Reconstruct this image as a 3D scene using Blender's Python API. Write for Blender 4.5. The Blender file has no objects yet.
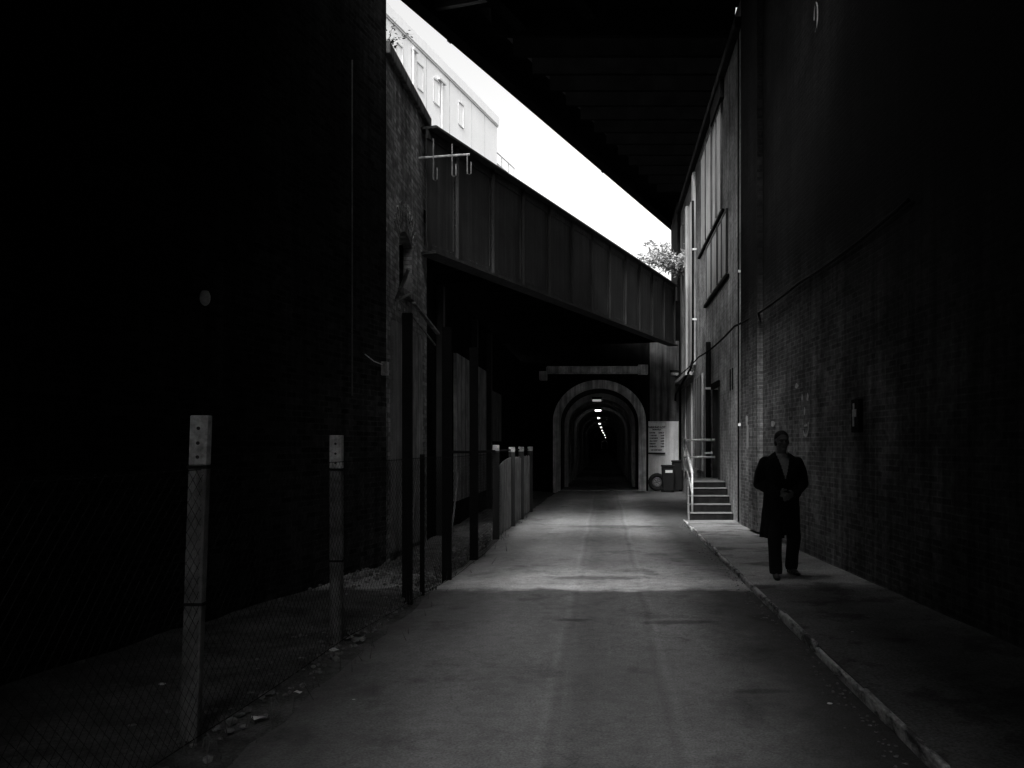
import bpy, bmesh, math, random
from mathutils import Vector, Matrix, noise
random.seed(7)
sc = bpy.context.scene
col = sc.collection
R = math.radians

# ------------------------------------------------------------------ materials
MATS = {}
def new_mat(name):
    m = bpy.data.materials.new(name); m.use_nodes = True
    nt = m.node_tree; nt.nodes.clear()
    out = nt.nodes.new('ShaderNodeOutputMaterial')
    b = nt.nodes.new('ShaderNodeBsdfPrincipled')
    nt.links.new(b.outputs[0], out.inputs[0])
    MATS[name] = m
    return m, nt, b
def N(nt, t, **kw):
    n = nt.nodes.new(t)
    for k, v in kw.items():
        if k.startswith('i_'): n.inputs[k[2:]].default_value = v
        else: setattr(n, k, v)
    return n
def mathn(nt, op, a, b=None, clamp=False):
    n = nt.nodes.new('ShaderNodeMath'); n.operation = op; n.use_clamp = clamp
    for i, v in enumerate((a, b)):
        if v is None: continue
        if isinstance(v, (int, float)): n.inputs[i].default_value = v
        else: nt.links.new(v, n.inputs[i])
    return n.outputs[0]
def pos(nt):
    return N(nt, 'ShaderNodeNewGeometry').outputs['Position']
def mapping(nt, vec, scale=(1,1,1), loc=(0,0,0)):
    m = nt.nodes.new('ShaderNodeMapping'); m.inputs['Scale'].default_value = scale; m.inputs['Location'].default_value = loc
    nt.links.new(vec, m.inputs['Vector']); return m.outputs[0]
def noi(nt, vec, scale, detail=6, rough=.6, dist=0):
    n = nt.nodes.new('ShaderNodeTexNoise'); n.inputs['Scale'].default_value = scale
    n.inputs['Detail'].default_value = detail; n.inputs['Roughness'].default_value = rough; n.inputs['Distortion'].default_value = dist
    nt.links.new(vec, n.inputs['Vector']); return n.outputs[0]
def remap(nt, v, a, b, c, d, smooth=False):
    n = nt.nodes.new('ShaderNodeMapRange'); n.clamp = True
    if smooth: n.interpolation_type = 'SMOOTHSTEP'
    nt.links.new(v, n.inputs[0])
    for i, x in enumerate((a, b, c, d)): n.inputs[i+1].default_value = x
    return n.outputs[0]
def sepxyz(nt, v):
    s = nt.nodes.new('ShaderNodeSeparateXYZ'); nt.links.new(v, s.inputs[0]); return s.outputs
def bump(nt, b, h, strength=.4, dist=.01):
    n = nt.nodes.new('ShaderNodeBump'); n.inputs['Strength'].default_value = strength; n.inputs['Distance'].default_value = dist
    nt.links.new(h, n.inputs['Height']); nt.links.new(n.outputs[0], b.inputs['Normal'])
def setcol(nt, b, v): nt.links.new(v, b.inputs['Base Color'])

def surf(name, base, var=.5, scale=3, rough=.85, streak=0, bstr=.3, metal=0, fine=60, spec=.3):
    """mottled grey surface; streak > 0 adds long vertical run marks"""
    m, nt, b = new_mat(name)
    p = pos(nt)
    v = remap(nt, noi(nt, p, scale), .3, .72, base*(1-var), base*(1+var))
    f = remap(nt, noi(nt, p, fine, 3), .3, .7, .8, 1.2)
    v = mathn(nt, 'MULTIPLY', v, f)
    if streak:
        s = remap(nt, noi(nt, mapping(nt, p, (5, 5, .22)), 1.6, 7, .65), .38, .66, 1-streak, 1.0+streak*.25)
        v = mathn(nt, 'MULTIPLY', v, s)
    setcol(nt, b, v)
    b.inputs['Roughness'].default_value = rough; b.inputs['Metallic'].default_value = metal
    b.inputs['Specular IOR Level'].default_value = spec
    if bstr: bump(nt, b, noi(nt, p, fine*.5, 4), bstr, .006)
    return m
def brick(name, base, mortar, var=.5, painted_shade=None, rough=.9, bstr=.8):
    m, nt, b = new_mat(name)
    uv = N(nt, 'ShaderNodeTexCoord').outputs['UV']
    p = pos(nt)
    wob = nt.nodes.new('ShaderNodeVectorMath'); wob.operation = 'ADD'
    nz = nt.nodes.new('ShaderNodeTexNoise'); nz.inputs['Scale'].default_value = 5; nt.links.new(p, nz.inputs['Vector'])
    sc_ = nt.nodes.new('ShaderNodeVectorMath'); sc_.operation = 'SCALE'; sc_.inputs['Scale'].default_value = .012
    nt.links.new(nz.outputs['Color'], sc_.inputs[0]); nt.links.new(uv, wob.inputs[0]); nt.links.new(sc_.outputs[0], wob.inputs[1])
    br = nt.nodes.new('ShaderNodeTexBrick')
    nt.links.new(wob.outputs[0], br.inputs['Vector'])
    for k, v in (('Scale', 1), ('Brick Width', .205), ('Row Height', .066), ('Mortar Size', .008), ('Mortar Smooth', .3), ('Bias', 0)):
        br.inputs[k].default_value = v
    br.inputs['Color1'].default_value = (base*(1-var),)*3+(1,)
    br.inputs['Color2'].default_value = (base*(1+var),)*3+(1,)
    br.inputs['Mortar'].default_value = (mortar,)*3+(1,)
    bw = nt.nodes.new('ShaderNodeRGBToBW'); nt.links.new(br.outputs['Color'], bw.inputs[0])
    v = mathn(nt, 'MULTIPLY', bw.outputs[0], remap(nt, noi(nt, p, 1.1, 8, .65), .34, .68, .5, 1.45))
    v = mathn(nt, 'MULTIPLY', v, remap(nt, noi(nt, p, 14, 4), .3, .7, .65, 1.35))
    st = remap(nt, noi(nt, mapping(nt, p, (4, 4, .2)), 1.5, 6, .6), .36, .62, .55, 1.1)
    v = mathn(nt, 'MULTIPLY', v, st)
    if painted_shade:   # shade painted in: courses darken upward and towards the viewer
        z0, z1, lo = painted_shade
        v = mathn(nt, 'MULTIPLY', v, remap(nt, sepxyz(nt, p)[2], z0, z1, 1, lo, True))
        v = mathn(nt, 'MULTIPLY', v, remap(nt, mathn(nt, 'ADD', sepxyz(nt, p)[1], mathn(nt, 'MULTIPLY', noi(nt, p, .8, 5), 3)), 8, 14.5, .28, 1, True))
    setcol(nt, b, v); b.inputs['Roughness'].default_value = rough; b.inputs['Specular IOR Level'].default_value = .04
    h = mathn(nt, 'ADD', mathn(nt, 'MULTIPLY', mathn(nt, 'SUBTRACT', 1, br.outputs['Fac']), .8), mathn(nt, 'MULTIPLY', noi(nt, p, 40, 4), .5))
    bump(nt, b, h, bstr, .012)
    return m

brick('brick_shaded', .16, .23, .32, (1.0, 4.6, .035))
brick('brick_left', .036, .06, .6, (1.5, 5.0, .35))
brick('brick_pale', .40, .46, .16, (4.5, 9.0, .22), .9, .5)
brick('brick_pier', .22, .16, .45)
surf('facade_plaster', .42, .3, 1.2, .9, .62, .35)
surf('facade_board', .50, .16, 2.0, .85, .5, .2)
surf('pale_concrete', .30, .3, 4, .9, .35, .4)
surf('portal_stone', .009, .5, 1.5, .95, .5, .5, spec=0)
surf('rib_concrete', .62, .25, 4, .9, .3, .3)
surf('stained_concrete', .12, .5, 1.6, .9, .75, .4)
surf('white_paint_wall', .78, .12, 3, .8, .25, .2)
surf('arch_concrete', .8, .45, 3, .9, .6, .3)
surf('lining', .07, .5, 2, .85, .4, .4)
surf('steel_black', .022, .4, 2, .6, .4, .2, 0, 90)
surf('steel_girder', .034, .45, 1.4, .75, .6, .3)
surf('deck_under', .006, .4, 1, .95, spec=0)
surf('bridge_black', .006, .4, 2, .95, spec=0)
surf('dark_iron', .008, .4, 5, .9, 0, .1, spec=.08)
surf('galvanised', .15, .55, 7, .85, .45, .5, .2, 120)
surf('pole_paint', .36, .5, 16, .6, .25, .3)
surf('rail_metal', .7, .3, 12, .5, 0, .1, .3)
surf('step_concrete', .20, .3, 5, .9, 0, .4)
surf('riser_dark', .018, .4, 6, .95, .3, .3, spec=.02)
surf('kerb_stone', .42, .35, 5, .85, 0, .6)
surf('white_cladding', .80, .03, .8, .7, .05, 0)
surf('cladding_trim', .56, .1, 3, .7, 0, 0)
surf('door_board', .2, .3, 3, .85, .5, .3)
surf('wood_board', .24, .55, 3, .85, .7, .3)
surf('fence_slat', .26, .4, 4, .85, .6, .1)
surf('plastic_black', .008, .2, 5, .7, 0, .05)
surf('rubber', .02, .3, 9, .9, 0, .2)
surf('rim', .30, .2, 9, .45, 0, .1, .4)
surf('label_white', .75, .04, 9, .6, 0, 0)
surf('sign_board', .85, .06, 5, .6, .15, 0)
surf('ink', .015, .1, 9, .7, 0, 0)
surf('mark_paint', .38, .3, 14, .9, 0, .1)
surf('rock', .14, .6, 9, .9, 0, .5)
surf('scrap', .55, .3, 9, .8, 0, 0)
surf('coat_cloth', .010, .3, 6, .95, 0, .5, 0, 300, .1)
surf('trouser_cloth', .013, .3, 6, .95, 0, .4, 0, 300, .1)
surf('shirt_cloth', .32, .1, 8, .9, 0, .3)
surf('skin', .115, .1, 12, .6, 0, .1)
surf('hair', .02, .4, 60, .8, 0, .4)
surf('shoe_leather', .015, .3, 9, .35, 0, .05)
surf('eye_dark', .01, .1, 9, .3, 0, 0)
surf('leaf_dark', .05, .4, 8, .7, 0, 0)
surf('leaf_pale', .42, .35, 8, .7, 0, 0)
surf('stem', .10, .3, 8, .9, 0, 0)
surf('window_dark', .012, .3, 3, .25, 0, 0)
surf('globe_glass', .55, .1, 5, .4, 0, 0)
for nm_, st_ in (('lamp_glow', 4.5), ('lamp_faint', .3)):
    m, nt, b = new_mat(nm_)
    b.inputs['Base Color'].default_value = (.8, .8, .8, 1)
    b.inputs['Emission Color'].default_value = (1, 1, 1, 1); b.inputs['Emission Strength'].default_value = st_

# asphalt ------------------------------------------------------------
def road_mat():
    m, nt, b = new_mat('asphalt')
    p = pos(nt); X, Y, Z = sepxyz(nt, p)
    big = noi(nt, mapping(nt, p, (1, .45, 1)), .8, 8, .6)
    v = remap(nt, big, .3, .7, .105, .175)
    # polished wheel tracks and an oil-dark middle
    wob = mathn(nt, 'MULTIPLY', mathn(nt, 'SUBTRACT', noi(nt, mapping(nt, p, (0, .25, 0)), 1, 2), .5), .16)
    xs = mathn(nt, 'ADD', X, wob)
    for cx, w, a in ((-.95, .42, .22), (.62, .40, .20), (-.15, .20, -.22), (-.29, .05, -.17), (.37, .045, -.17), (.04, .34, -.16), (.44, .04, .14), (-.36, .04, .12)):
        d = mathn(nt, 'ABSOLUTE', mathn(nt, 'SUBTRACT', xs, cx))
        v = mathn(nt, 'MULTIPLY', v, remap(nt, d, 0, w, 1+a, 1, True))
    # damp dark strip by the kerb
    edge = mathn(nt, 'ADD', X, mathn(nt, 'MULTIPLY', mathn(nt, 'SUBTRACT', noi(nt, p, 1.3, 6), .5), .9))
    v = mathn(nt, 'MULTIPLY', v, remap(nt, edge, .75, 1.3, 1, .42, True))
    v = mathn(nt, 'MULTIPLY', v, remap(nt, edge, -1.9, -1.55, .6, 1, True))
    # daylight painted in with some dust: road lighter beyond near deck, brightest first
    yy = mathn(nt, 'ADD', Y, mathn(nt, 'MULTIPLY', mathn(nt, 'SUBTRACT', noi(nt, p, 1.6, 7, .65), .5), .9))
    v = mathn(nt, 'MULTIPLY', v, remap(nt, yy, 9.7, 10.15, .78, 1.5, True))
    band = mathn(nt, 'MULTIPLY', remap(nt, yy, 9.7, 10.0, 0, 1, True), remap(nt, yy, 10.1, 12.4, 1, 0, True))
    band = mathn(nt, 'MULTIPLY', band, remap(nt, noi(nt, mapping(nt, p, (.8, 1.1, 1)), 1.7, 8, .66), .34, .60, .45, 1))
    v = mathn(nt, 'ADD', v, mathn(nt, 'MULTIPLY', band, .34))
    # dark worn potholes / patches
    pn = noi(nt, mapping(nt, p, (1.1, .9, 1), (4.2, 1.3, 0)), 1.1, 8, .66)
    v = mathn(nt, 'MULTIPLY', v, remap(nt, pn, .52, .66, 1.06, .66, True))
    for (cx, cy, rx, ry) in ((.62, 8.02, .34, .09), (-.28, 8.15, .20, .07), (-.1, 10.75, .75, .16), (.2, 17.5, 1.0, .3), (1.0, 5.8, .2, .07)):
        dx = mathn(nt, 'DIVIDE', mathn(nt, 'SUBTRACT', X, cx), rx); dy = mathn(nt, 'DIVIDE', mathn(nt, 'SUBTRACT', Y, cy), ry)
        dd = mathn(nt, 'SQRT', mathn(nt, 'ADD', mathn(nt, 'MULTIPLY', dx, dx), mathn(nt, 'MULTIPLY', dy, dy)))
        dd = mathn(nt, 'ADD', dd, mathn(nt, 'MULTIPLY', mathn(nt, 'SUBTRACT', noi(nt, p, 5, 6, .7), .5), 2.0))
        v = mathn(nt, 'MULTIPLY', v, remap(nt, dd, .5, 1.3, .5, 1, True))
    # cracks
    vo = nt.nodes.new('ShaderNodeTexVoronoi'); vo.feature = 'DISTANCE_TO_EDGE'; vo.inputs['Scale'].default_value = .55
    wv = nt.nodes.new('ShaderNodeVectorMath'); wv.operation = 'ADD'
    nz = nt.nodes.new('ShaderNodeTexNoise'); nz.inputs['Scale'].default_value = 2.2; nz.inputs['Detail'].default_value = 6
    nt.links.new(p, nz.inputs['Vector']); nt.links.new(p, wv.inputs[0]); nt.links.new(nz.outputs['Color'], wv.inputs[1]); nt.links.new(wv.outputs[0], vo.inputs['Vector'])
    v = mathn(nt, 'MULTIPLY', v, remap(nt, vo.outputs['Distance'], .0, .008, .75, 1))
    ag = noi(nt, p, 70, 3, .7)
    v = mathn(nt, 'MULTIPLY', v, remap(nt, ag, .3, .7, .55, 1.45))
    v = mathn(nt, 'MULTIPLY', v, remap(nt, noi(nt, p, 9, 5, .7), .3, .7, .8, 1.2))
    setcol(nt, b, v); b.inputs['Roughness'].default_value = .8; b.inputs['Specular IOR Level'].default_value = .35
    bump(nt, b, mathn(nt, 'ADD', ag, mathn(nt, 'MULTIPLY', noi(nt, p, 6, 6), 1.5)), .45, .012)
road_mat()
def ground_mat(name, lo, hi, sc1, bright=None):
    m, nt, b = new_mat(name)
    p = pos(nt); X, Y, Z = sepxyz(nt, p)
    v = remap(nt, noi(nt, p, sc1, 9, .68), .35, .68, lo, hi)
    v = mathn(nt, 'MULTIPLY', v, remap(nt, noi(nt, p, 45, 4, .75), .3, .7, .45, 1.55))
    if name == 'pavement':
        v = mathn(nt, 'MULTIPLY', v, remap(nt, mathn(nt, 'ADD', Y, mathn(nt, 'MULTIPLY', mathn(nt, 'SUBTRACT', noi(nt, p, 1.1, 7, .65), .5), 1.6)), 9.5, 10.2, .8, 1.4, True))  # daylight past the near deck painted into the pavement colour
        v = mathn(nt, 'MULTIPLY', v, remap(nt, noi(nt, mapping(nt, p, (1, 1, 1), (7, 2, 0)), 1.4, 8, .68), .50, .60, 1, .55, True))
    if bright:  # lit strip across the lane painted into the ground colour
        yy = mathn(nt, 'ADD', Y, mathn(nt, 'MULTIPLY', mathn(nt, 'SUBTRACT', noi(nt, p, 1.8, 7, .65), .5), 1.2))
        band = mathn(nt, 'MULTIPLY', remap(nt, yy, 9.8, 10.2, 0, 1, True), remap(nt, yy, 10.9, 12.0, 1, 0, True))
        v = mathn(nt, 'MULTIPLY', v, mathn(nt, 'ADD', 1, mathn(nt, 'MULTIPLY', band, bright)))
    setcol(nt, b, v); b.inputs['Roughness'].default_value = .95; b.inputs['Specular IOR Level'].default_value = .15
    bump(nt, b, noi(nt, p, 14, 8, .7), .8, .03)
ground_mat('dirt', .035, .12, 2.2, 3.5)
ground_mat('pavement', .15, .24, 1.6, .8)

# ------------------------------------------------------------------ mesh helpers
class MB:
    def __init__(s): s.bm = bmesh.new()
    def box(s, x0, x1, y0, y1, z0, z1, rz=0, c=None):
        vs = [s.bm.verts.new((x, y, z)) for x in (x0, x1) for y in (y0, y1) for z in (z0, z1)]
        for f in ((0,1,3,2), (4,6,7,5), (0,4,5,1), (2,3,7,6), (0,2,6,4), (1,5,7,3)):
            s.bm.faces.new([vs[i] for i in f])
        if rz:
            c = c or ((x0+x1)/2, (y0+y1)/2, 0)
            bmesh.ops.rotate(s.bm, verts=vs, cent=c, matrix=Matrix.Rotation(rz, 3, 'Z'))
        return s
    def prism(s, pts, z0, z1):
        """pts: xy polygon, extruded in z"""
        a = [s.bm.verts.new((x, y, z0)) for x, y in pts]; b = [s.bm.verts.new((x, y, z1)) for x, y in pts]
        s.bm.faces.new(a[::-1]); s.bm.faces.new(b)
        n = len(pts)
        for i in range(n): s.bm.faces.new((a[i], a[(i+1) % n], b[(i+1) % n], b[i]))
        return s
    def tube(s, pts, r, n=8, cap=True):
        pts = [Vector(p) for p in pts]
        rs = r if isinstance(r, (list, tuple)) else [r]*len(pts)
        rings = []
        d0 = (pts[1]-pts[0]).normalized()
        up = Vector((0, 0, 1)) if abs(d0.z) < .9 else Vector((1, 0, 0))
        for i, p in enumerate(pts):
            d = (pts[min(i+1, len(pts)-1)]-pts[max(i-1, 0)]).normalized()
            a = d.cross(up).normalized(); b = a.cross(d).normalized()
            rings.append([s.bm.verts.new(p + (a*math.cos(t)+b*math.sin(t))*rs[i]) for t in [2*math.pi*k/n for k in range(n)]])
        for i in range(len(rings)-1):
            for k in range(n): s.bm.faces.new((rings[i][k], rings[i][(k+1) % n], rings[i+1][(k+1) % n], rings[i+1][k]))
        if cap: s.bm.faces.new(rings[0][::-1]); s.bm.faces.new(rings[-1])
        return s
    def ball(s, c, r, sx=1, sy=1, sz=1, sub=2, rot=None):
        M = Matrix.Translation(c) @ (rot.to_4x4() if rot else Matrix()) @ Matrix.Diagonal((sx, sy, sz, 1))
        bmesh.ops.create_icosphere(s.bm, subdivisions=sub, radius=r, matrix=M); return s
    def bar(s, p0, p1, w, h):
        """rectangular bar between two points (w horizontal, h vertical)"""
        p0, p1 = Vector(p0), Vector(p1); d = (p1-p0).normalized()
        up = Vector((0, 0, 1)) if abs(d.z) < .95 else Vector((0, 1, 0))
        a = d.cross(up).normalized()*w/2; b = a.cross(d).normalized()*h/2
        q = [[s.bm.verts.new(p+u) for u in (a+b, a-b, -a-b, -a+b)] for p in (p0, p1)]
        s.bm.faces.new(q[0]); s.bm.faces.new(q[1][::-1])
        for i in range(4): s.bm.faces.new((q[0][i], q[1][i], q[1][(i+1) % 4], q[0][(i+1) % 4]))
        return s
    def quad(s, *p): s.bm.faces.new([s.bm.verts.new(x) for x in p]); return s
    def build(s, name, mat, parent=None, bevel=0, smooth=False, origin=None):
        bm = s.bm
        bmesh.ops.recalc_face_normals(bm, faces=bm.faces)
        uv = bm.loops.layers.uv.new('UVMap')
        for f in bm.faces:
            n = f.normal; ax = max(range(3), key=lambda i: abs(n[i]))
            for l in f.loops:
                c = l.vert.co
                l[uv].uv = (c.y, c.z) if ax == 0 else ((c.x, c.z) if ax == 1 else (c.x, c.y))
            f.smooth = smooth
        if parent is not None: org = wloc(parent)
        elif origin is not None: org = Vector(origin)
        else:
            xs = [v.co for v in bm.verts]
            org = Vector(((min(v.x for v in xs)+max(v.x for v in xs))/2, (min(v.y for v in xs)+max(v.y for v in xs))/2, min(v.z for v in xs)))
        for v in bm.verts: v.co -= org
        me = bpy.data.meshes.new(name); bm.to_mesh(me); bm.free()
        me.materials.append(MATS[mat])
        o = bpy.data.objects.new(name, me); col.objects.link(o)
        if parent is not None: o.parent = parent
        else: o.location = org
        if bevel:
            b = o.modifiers.new('bevel', 'BEVEL'); b.width = bevel; b.segments = 2; b.limit_method = 'ANGLE'
        return o
def wloc(o):
    v = Vector((0, 0, 0))
    while o is not None: v += o.location; o = o.parent
    return v
def tag(o, label=None, cat=None, group=None, kind=None):
    if label: o['label'] = label
    if cat: o['category'] = cat
    if group: o['group'] = group
    if kind: o['kind'] = kind
    return o
def empty(name, loc, label, cat, group=None):
    o = bpy.data.objects.new(name, None); o.empty_display_size = .2; col.objects.link(o); o.location = loc
    return tag(o, label, cat, group)
def copy_tree(o, parent=None):
    c = o.copy(); col.objects.link(c)
    if parent is not None: c.parent = parent
    for ch in [x for x in list(bpy.data.objects) if x.parent == o]: copy_tree(ch, c)
    return c

# ------------------------------------------------------------------ the setting: ground
def grid(name, x0, x1, y0, y1, nx, ny, zf, mat, left=None, right=None):
    bm = MB(); vs = []
    for j in range(ny+1):
        y = y0+(y1-y0)*j/ny; row = []
        a = left(y) if left else x0; b = right(y) if right else x1
        for i in range(nx+1):
            x = a+(b-a)*i/nx; row.append(bm.bm.verts.new((x, y, zf(x, y))))
        vs.append(row)
    for j in range(ny):
        for i in range(nx): bm.bm.faces.new((vs[j][i], vs[j][i+1], vs[j+1][i+1], vs[j+1][i]))
    return bm.build(name, mat, smooth=True)
def nz(x, y, s=1.0): return noise.noise(Vector((x*s, y*s, 3.1)))
def road_left(y): return -1.88 + .10*nz(0, y, 1.2) + .06*nz(5, y, 4) + max(0, y-20)*.025
tag(MB().box(-400, 400, -400, 400, -.5, -.06).build('ground', 'dirt'), kind='structure')
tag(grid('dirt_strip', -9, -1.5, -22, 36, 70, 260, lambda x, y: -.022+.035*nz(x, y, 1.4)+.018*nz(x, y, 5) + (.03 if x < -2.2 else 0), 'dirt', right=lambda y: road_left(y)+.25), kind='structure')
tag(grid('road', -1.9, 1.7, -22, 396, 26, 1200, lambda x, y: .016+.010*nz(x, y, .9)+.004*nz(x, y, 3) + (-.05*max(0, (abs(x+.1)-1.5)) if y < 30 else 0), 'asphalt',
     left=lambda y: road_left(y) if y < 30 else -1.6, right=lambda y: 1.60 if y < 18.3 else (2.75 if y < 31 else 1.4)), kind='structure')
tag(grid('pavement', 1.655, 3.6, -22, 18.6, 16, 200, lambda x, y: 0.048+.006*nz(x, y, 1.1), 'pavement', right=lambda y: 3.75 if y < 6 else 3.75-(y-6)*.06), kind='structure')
# kerb: worn stone, laid in lengths of uneven height
kb = MB(); y = -20
while y < 18.5:
    L = random.uniform(.8, 1.5); h = random.uniform(.040, .066); dx = random.uniform(-.012, .012)
    kb.box(1.62+dx, 1.66, y, y+L-.012, -.1, h); y += L
k = kb.build('kerb', 'kerb_stone', bevel=.012)
tag(k, kind='structure')
_m, nt, b = new_mat('kerb_worn')
p = pos(nt)
v = remap(nt, noi(nt, mapping(nt, p, (2, .5, 2)), 3.4, 7, .72), .42, .56, .07, .62)
v = mathn(nt, 'MULTIPLY', v, remap(nt, noi(nt, p, 30, 5, .7), .3, .7, .6, 1.35)); setcol(nt, b, v); b.inputs['Roughness'].default_value = .9
bump(nt, b, noi(nt, p, 18, 6), .7, .02); k.data.materials[0] = _m
kd = k.modifiers.new('sub', 'SUBSURF'); kd.subdivision_type = 'SIMPLE'; kd.levels = kd.render_levels = 2
tx = bpy.data.textures.new('worn', 'CLOUDS'); tx.noise_scale = .12
kd = k.modifiers.new('worn', 'DISPLACE'); kd.texture = tx; kd.strength = .022; kd.mid_level = .5; kd.texture_coords = 'GLOBAL'

# loose stones: uncountable
def gravel(name, n, fn, smin, smax, mat):
    g = MB()
    for _ in range(n):
        x, y, z = fn(); r = random.uniform(smin, smax)
        M = Matrix.Translation((x, y, z)) @ Matrix.Rotation(random.random()*6, 4, 'Z') @ Matrix.Diagonal((1, random.uniform(.6, 1.2), random.uniform(.35, .8), 1))
        bmesh.ops.create_icosphere(g.bm, subdivisions=1, radius=r, matrix=M)
    return g.build(name, mat)
def f1():
    y = random.triangular(3, 24, 9.5); return (-1.95-abs(random.gauss(0, .28))+(y-10)*.012, y, .0)
tag(gravel('gravel', 900, f1, .006, .035, 'rock'), 'loose stones and rubble strewn along the foot of the wire fence', kind='stuff')
def f2(): return (random.uniform(-3.4, -2.0), random.gauss(11.4, .9), .03)
tag(gravel('rubble', 420, f2, .006, .038, 'rock'), 'pale rubble lying in the lit strip behind the fence', kind='stuff')
def f3():
    y = random.uniform(3, 18); return (1.50+random.gauss(0, .05), y, .012)
tag(gravel('grit', 500, f3, .003, .014, 'rock'), 'fine grit gathered in the gutter along the kerb', kind='stuff')

# ------------------------------------------------------------------ side walls
def slanted(x0, y0, x1, y1, th, z0, z1, name, mat, label, cat):
    """wall between two plan points, thickness th to the outside"""
    d = Vector((x1-x0, y1-y0)).normalized(); n = Vector((d.y, -d.x))*th
    o = MB().prism([(x0, y0), (x1, y1), (x1+n.x, y1+n.y), (x0+n.x, y0+n.y)], z0, z1).build(name, mat)
    return tag(o, label, cat)
def xr(y): return 3.18-(y-6.83)*.0506      # face of the near right wall
slanted(xr(-22), -22, xr(17.5), 17.5, 1.0, -.1, 10.6, 'brick_wall', 'brick_shaded', 'tall brick wall with painted-in shade beside the pavement behind the walking man', 'wall')
def xl(y): return -4.0+(y-5.93)*.175
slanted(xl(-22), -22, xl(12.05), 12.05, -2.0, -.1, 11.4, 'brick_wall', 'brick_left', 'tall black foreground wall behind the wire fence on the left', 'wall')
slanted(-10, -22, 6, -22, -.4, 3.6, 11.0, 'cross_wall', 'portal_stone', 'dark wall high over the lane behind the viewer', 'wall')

# pipe running up the corner of the black wall + small fittings
def xl_at(y, d=.0): return xl(y)+d
o = MB().tube([(xl(10.94)+.05, 10.94, 2.2), (xl(10.94)+.05, 10.94, 6.28)], .009, 8).build('conduit', 'galvanised'); tag(o, 'thin bright vertical conduit high on the black left wall', 'pipe')
t = empty('wall_lamp', (xl(7.94)+.02, 7.94, 2.81), 'unlit round glass wall lamp high on the black left wall', 'lamp')
MB().box(xl(7.94)-.02, xl(7.94)+.05, 7.87, 8.01, 2.95, 3.07).build('bracket', 'dark_iron', t, bevel=.008)
lg = MB(); lg.ball((xl(7.94)+.12, 7.94, 2.90), .05, .9, .9, 1.45, 3); lg.build('globe', 'globe_glass', t, smooth=True)
MB().tube([(xl(7.94)+.12, 7.94, 2.96), (xl(7.94)+.12, 7.94, 3.01)], [.05, .03], 14).build('cap', 'dark_iron', t)
t = empty('junction_box', (xl(11.9)+.05, 11.9, 2.55), 'small pale junction box with a short wire near the black wall corner', 'box')
MB().box(xl(11.9)+.0, xl(11.9)+.09, 11.86, 11.94, 2.52, 2.70).build('casing', 'pole_paint', t, bevel=.006)
MB().tube([(xl(11.4)+.03, 11.3, 2.74), (xl(11.6)+.03, 11.6, 2.68), (xl(11.85)+.03, 11.86, 2.66)], .006, 6).build('wire', 'rail_metal', t)

# ------------------------------------------------------------------ left brick building beyond the wall
PX = -2.95
t = empty('brick_building', (PX-1.5, 13.5, 0), 'brick building end with coping and arched window under the sky gap', 'building')
# wall with an opening for the arched window and for the board doors
wy0, wy1, wz0, wz1 = 12.9, 13.75, 3.85, 4.75
w = MB()
w.box(PX-.5, PX, 12.1, 12.9, -.1, 6.85); w.box(PX-.5, PX, 13.75, 14.9, -.1, 6.85)
w.box(PX-.5, PX, 12.9, 13.75, -.1, wz0)
# above the window: the opening's head is a segmental arch
na = 10
for i in range(na):
    a, c_ = i/na, (i+1)/na
    ya, yb = wy0+(wy1-wy0)*a, wy0+(wy1-wy0)*c_
    za = wz1-.14+.14*math.sin(math.pi*a); zb = wz1-.14+.14*math.sin(math.pi*c_)
    q = [(PX, ya, za), (PX, yb, zb), (PX, yb, 6.85), (PX, ya, 6.85)]; q2 = [(PX-.5, y_, z_) for _, y_, z_ in q]
    w.quad(*q); w.quad(*q2[::-1]); w.quad(q[0], q2[0], q2[1], q[1])
w.box(PX-4, PX-.5, 12.1, 12.4, -.1, 6.85); w.box(PX-4, PX-.5, 14.6, 14.9, -.1, 6.85)
w.build('wall', 'brick_pier', t)
MB().box(PX-4.1, PX+.07, 12.06, 14.96, 6.85, 7.03).build('coping', 'stained_concrete', t, bevel=.02)
# arch rings above the window (rowlock courses standing a little proud)
ar = MB()
for ring in range(3):
    r0 = .50+ring*.12
    for i in range(13):
        a = R(28+i*124/12); cy, cz = 13.33, 4.36
        c0 = Vector((0, math.cos(a), math.sin(a))); tn = Vector((0, -math.sin(a), math.cos(a)))
        p0 = Vector((PX+.002+.003*ring, cy, cz))+c0*r0; p1 = p0+c0*.10
        ar.bar(p0, p1, .014, .056)
ar.build('arch_course', 'brick_pier', t)
f = MB().box(PX-.22, PX-.18, wy0, wy1, wz0, wz1).build('window', 'window_dark', t)
fr = MB(); fr.box(PX-.18, PX-.13, wy0, wy0+.06, wz0, wz1); fr.box(PX-.18, PX-.13, wy1-.06, wy1, wz0, wz1); fr.box(PX-.18, PX-.13, wy0+.06, wy1-.06, wz0, wz0+.06); fr.box(PX-.18, PX-.13, wy0+.06, wy1-.06, 4.2, 4.25)
fr.build('frame', 'dark_iron', f)
MB().box(PX-.1, PX+.09, wy0-.06, wy1+.06, wz0-.09, wz0).build('sill', 'stained_concrete', t, bevel=.01)
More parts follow.
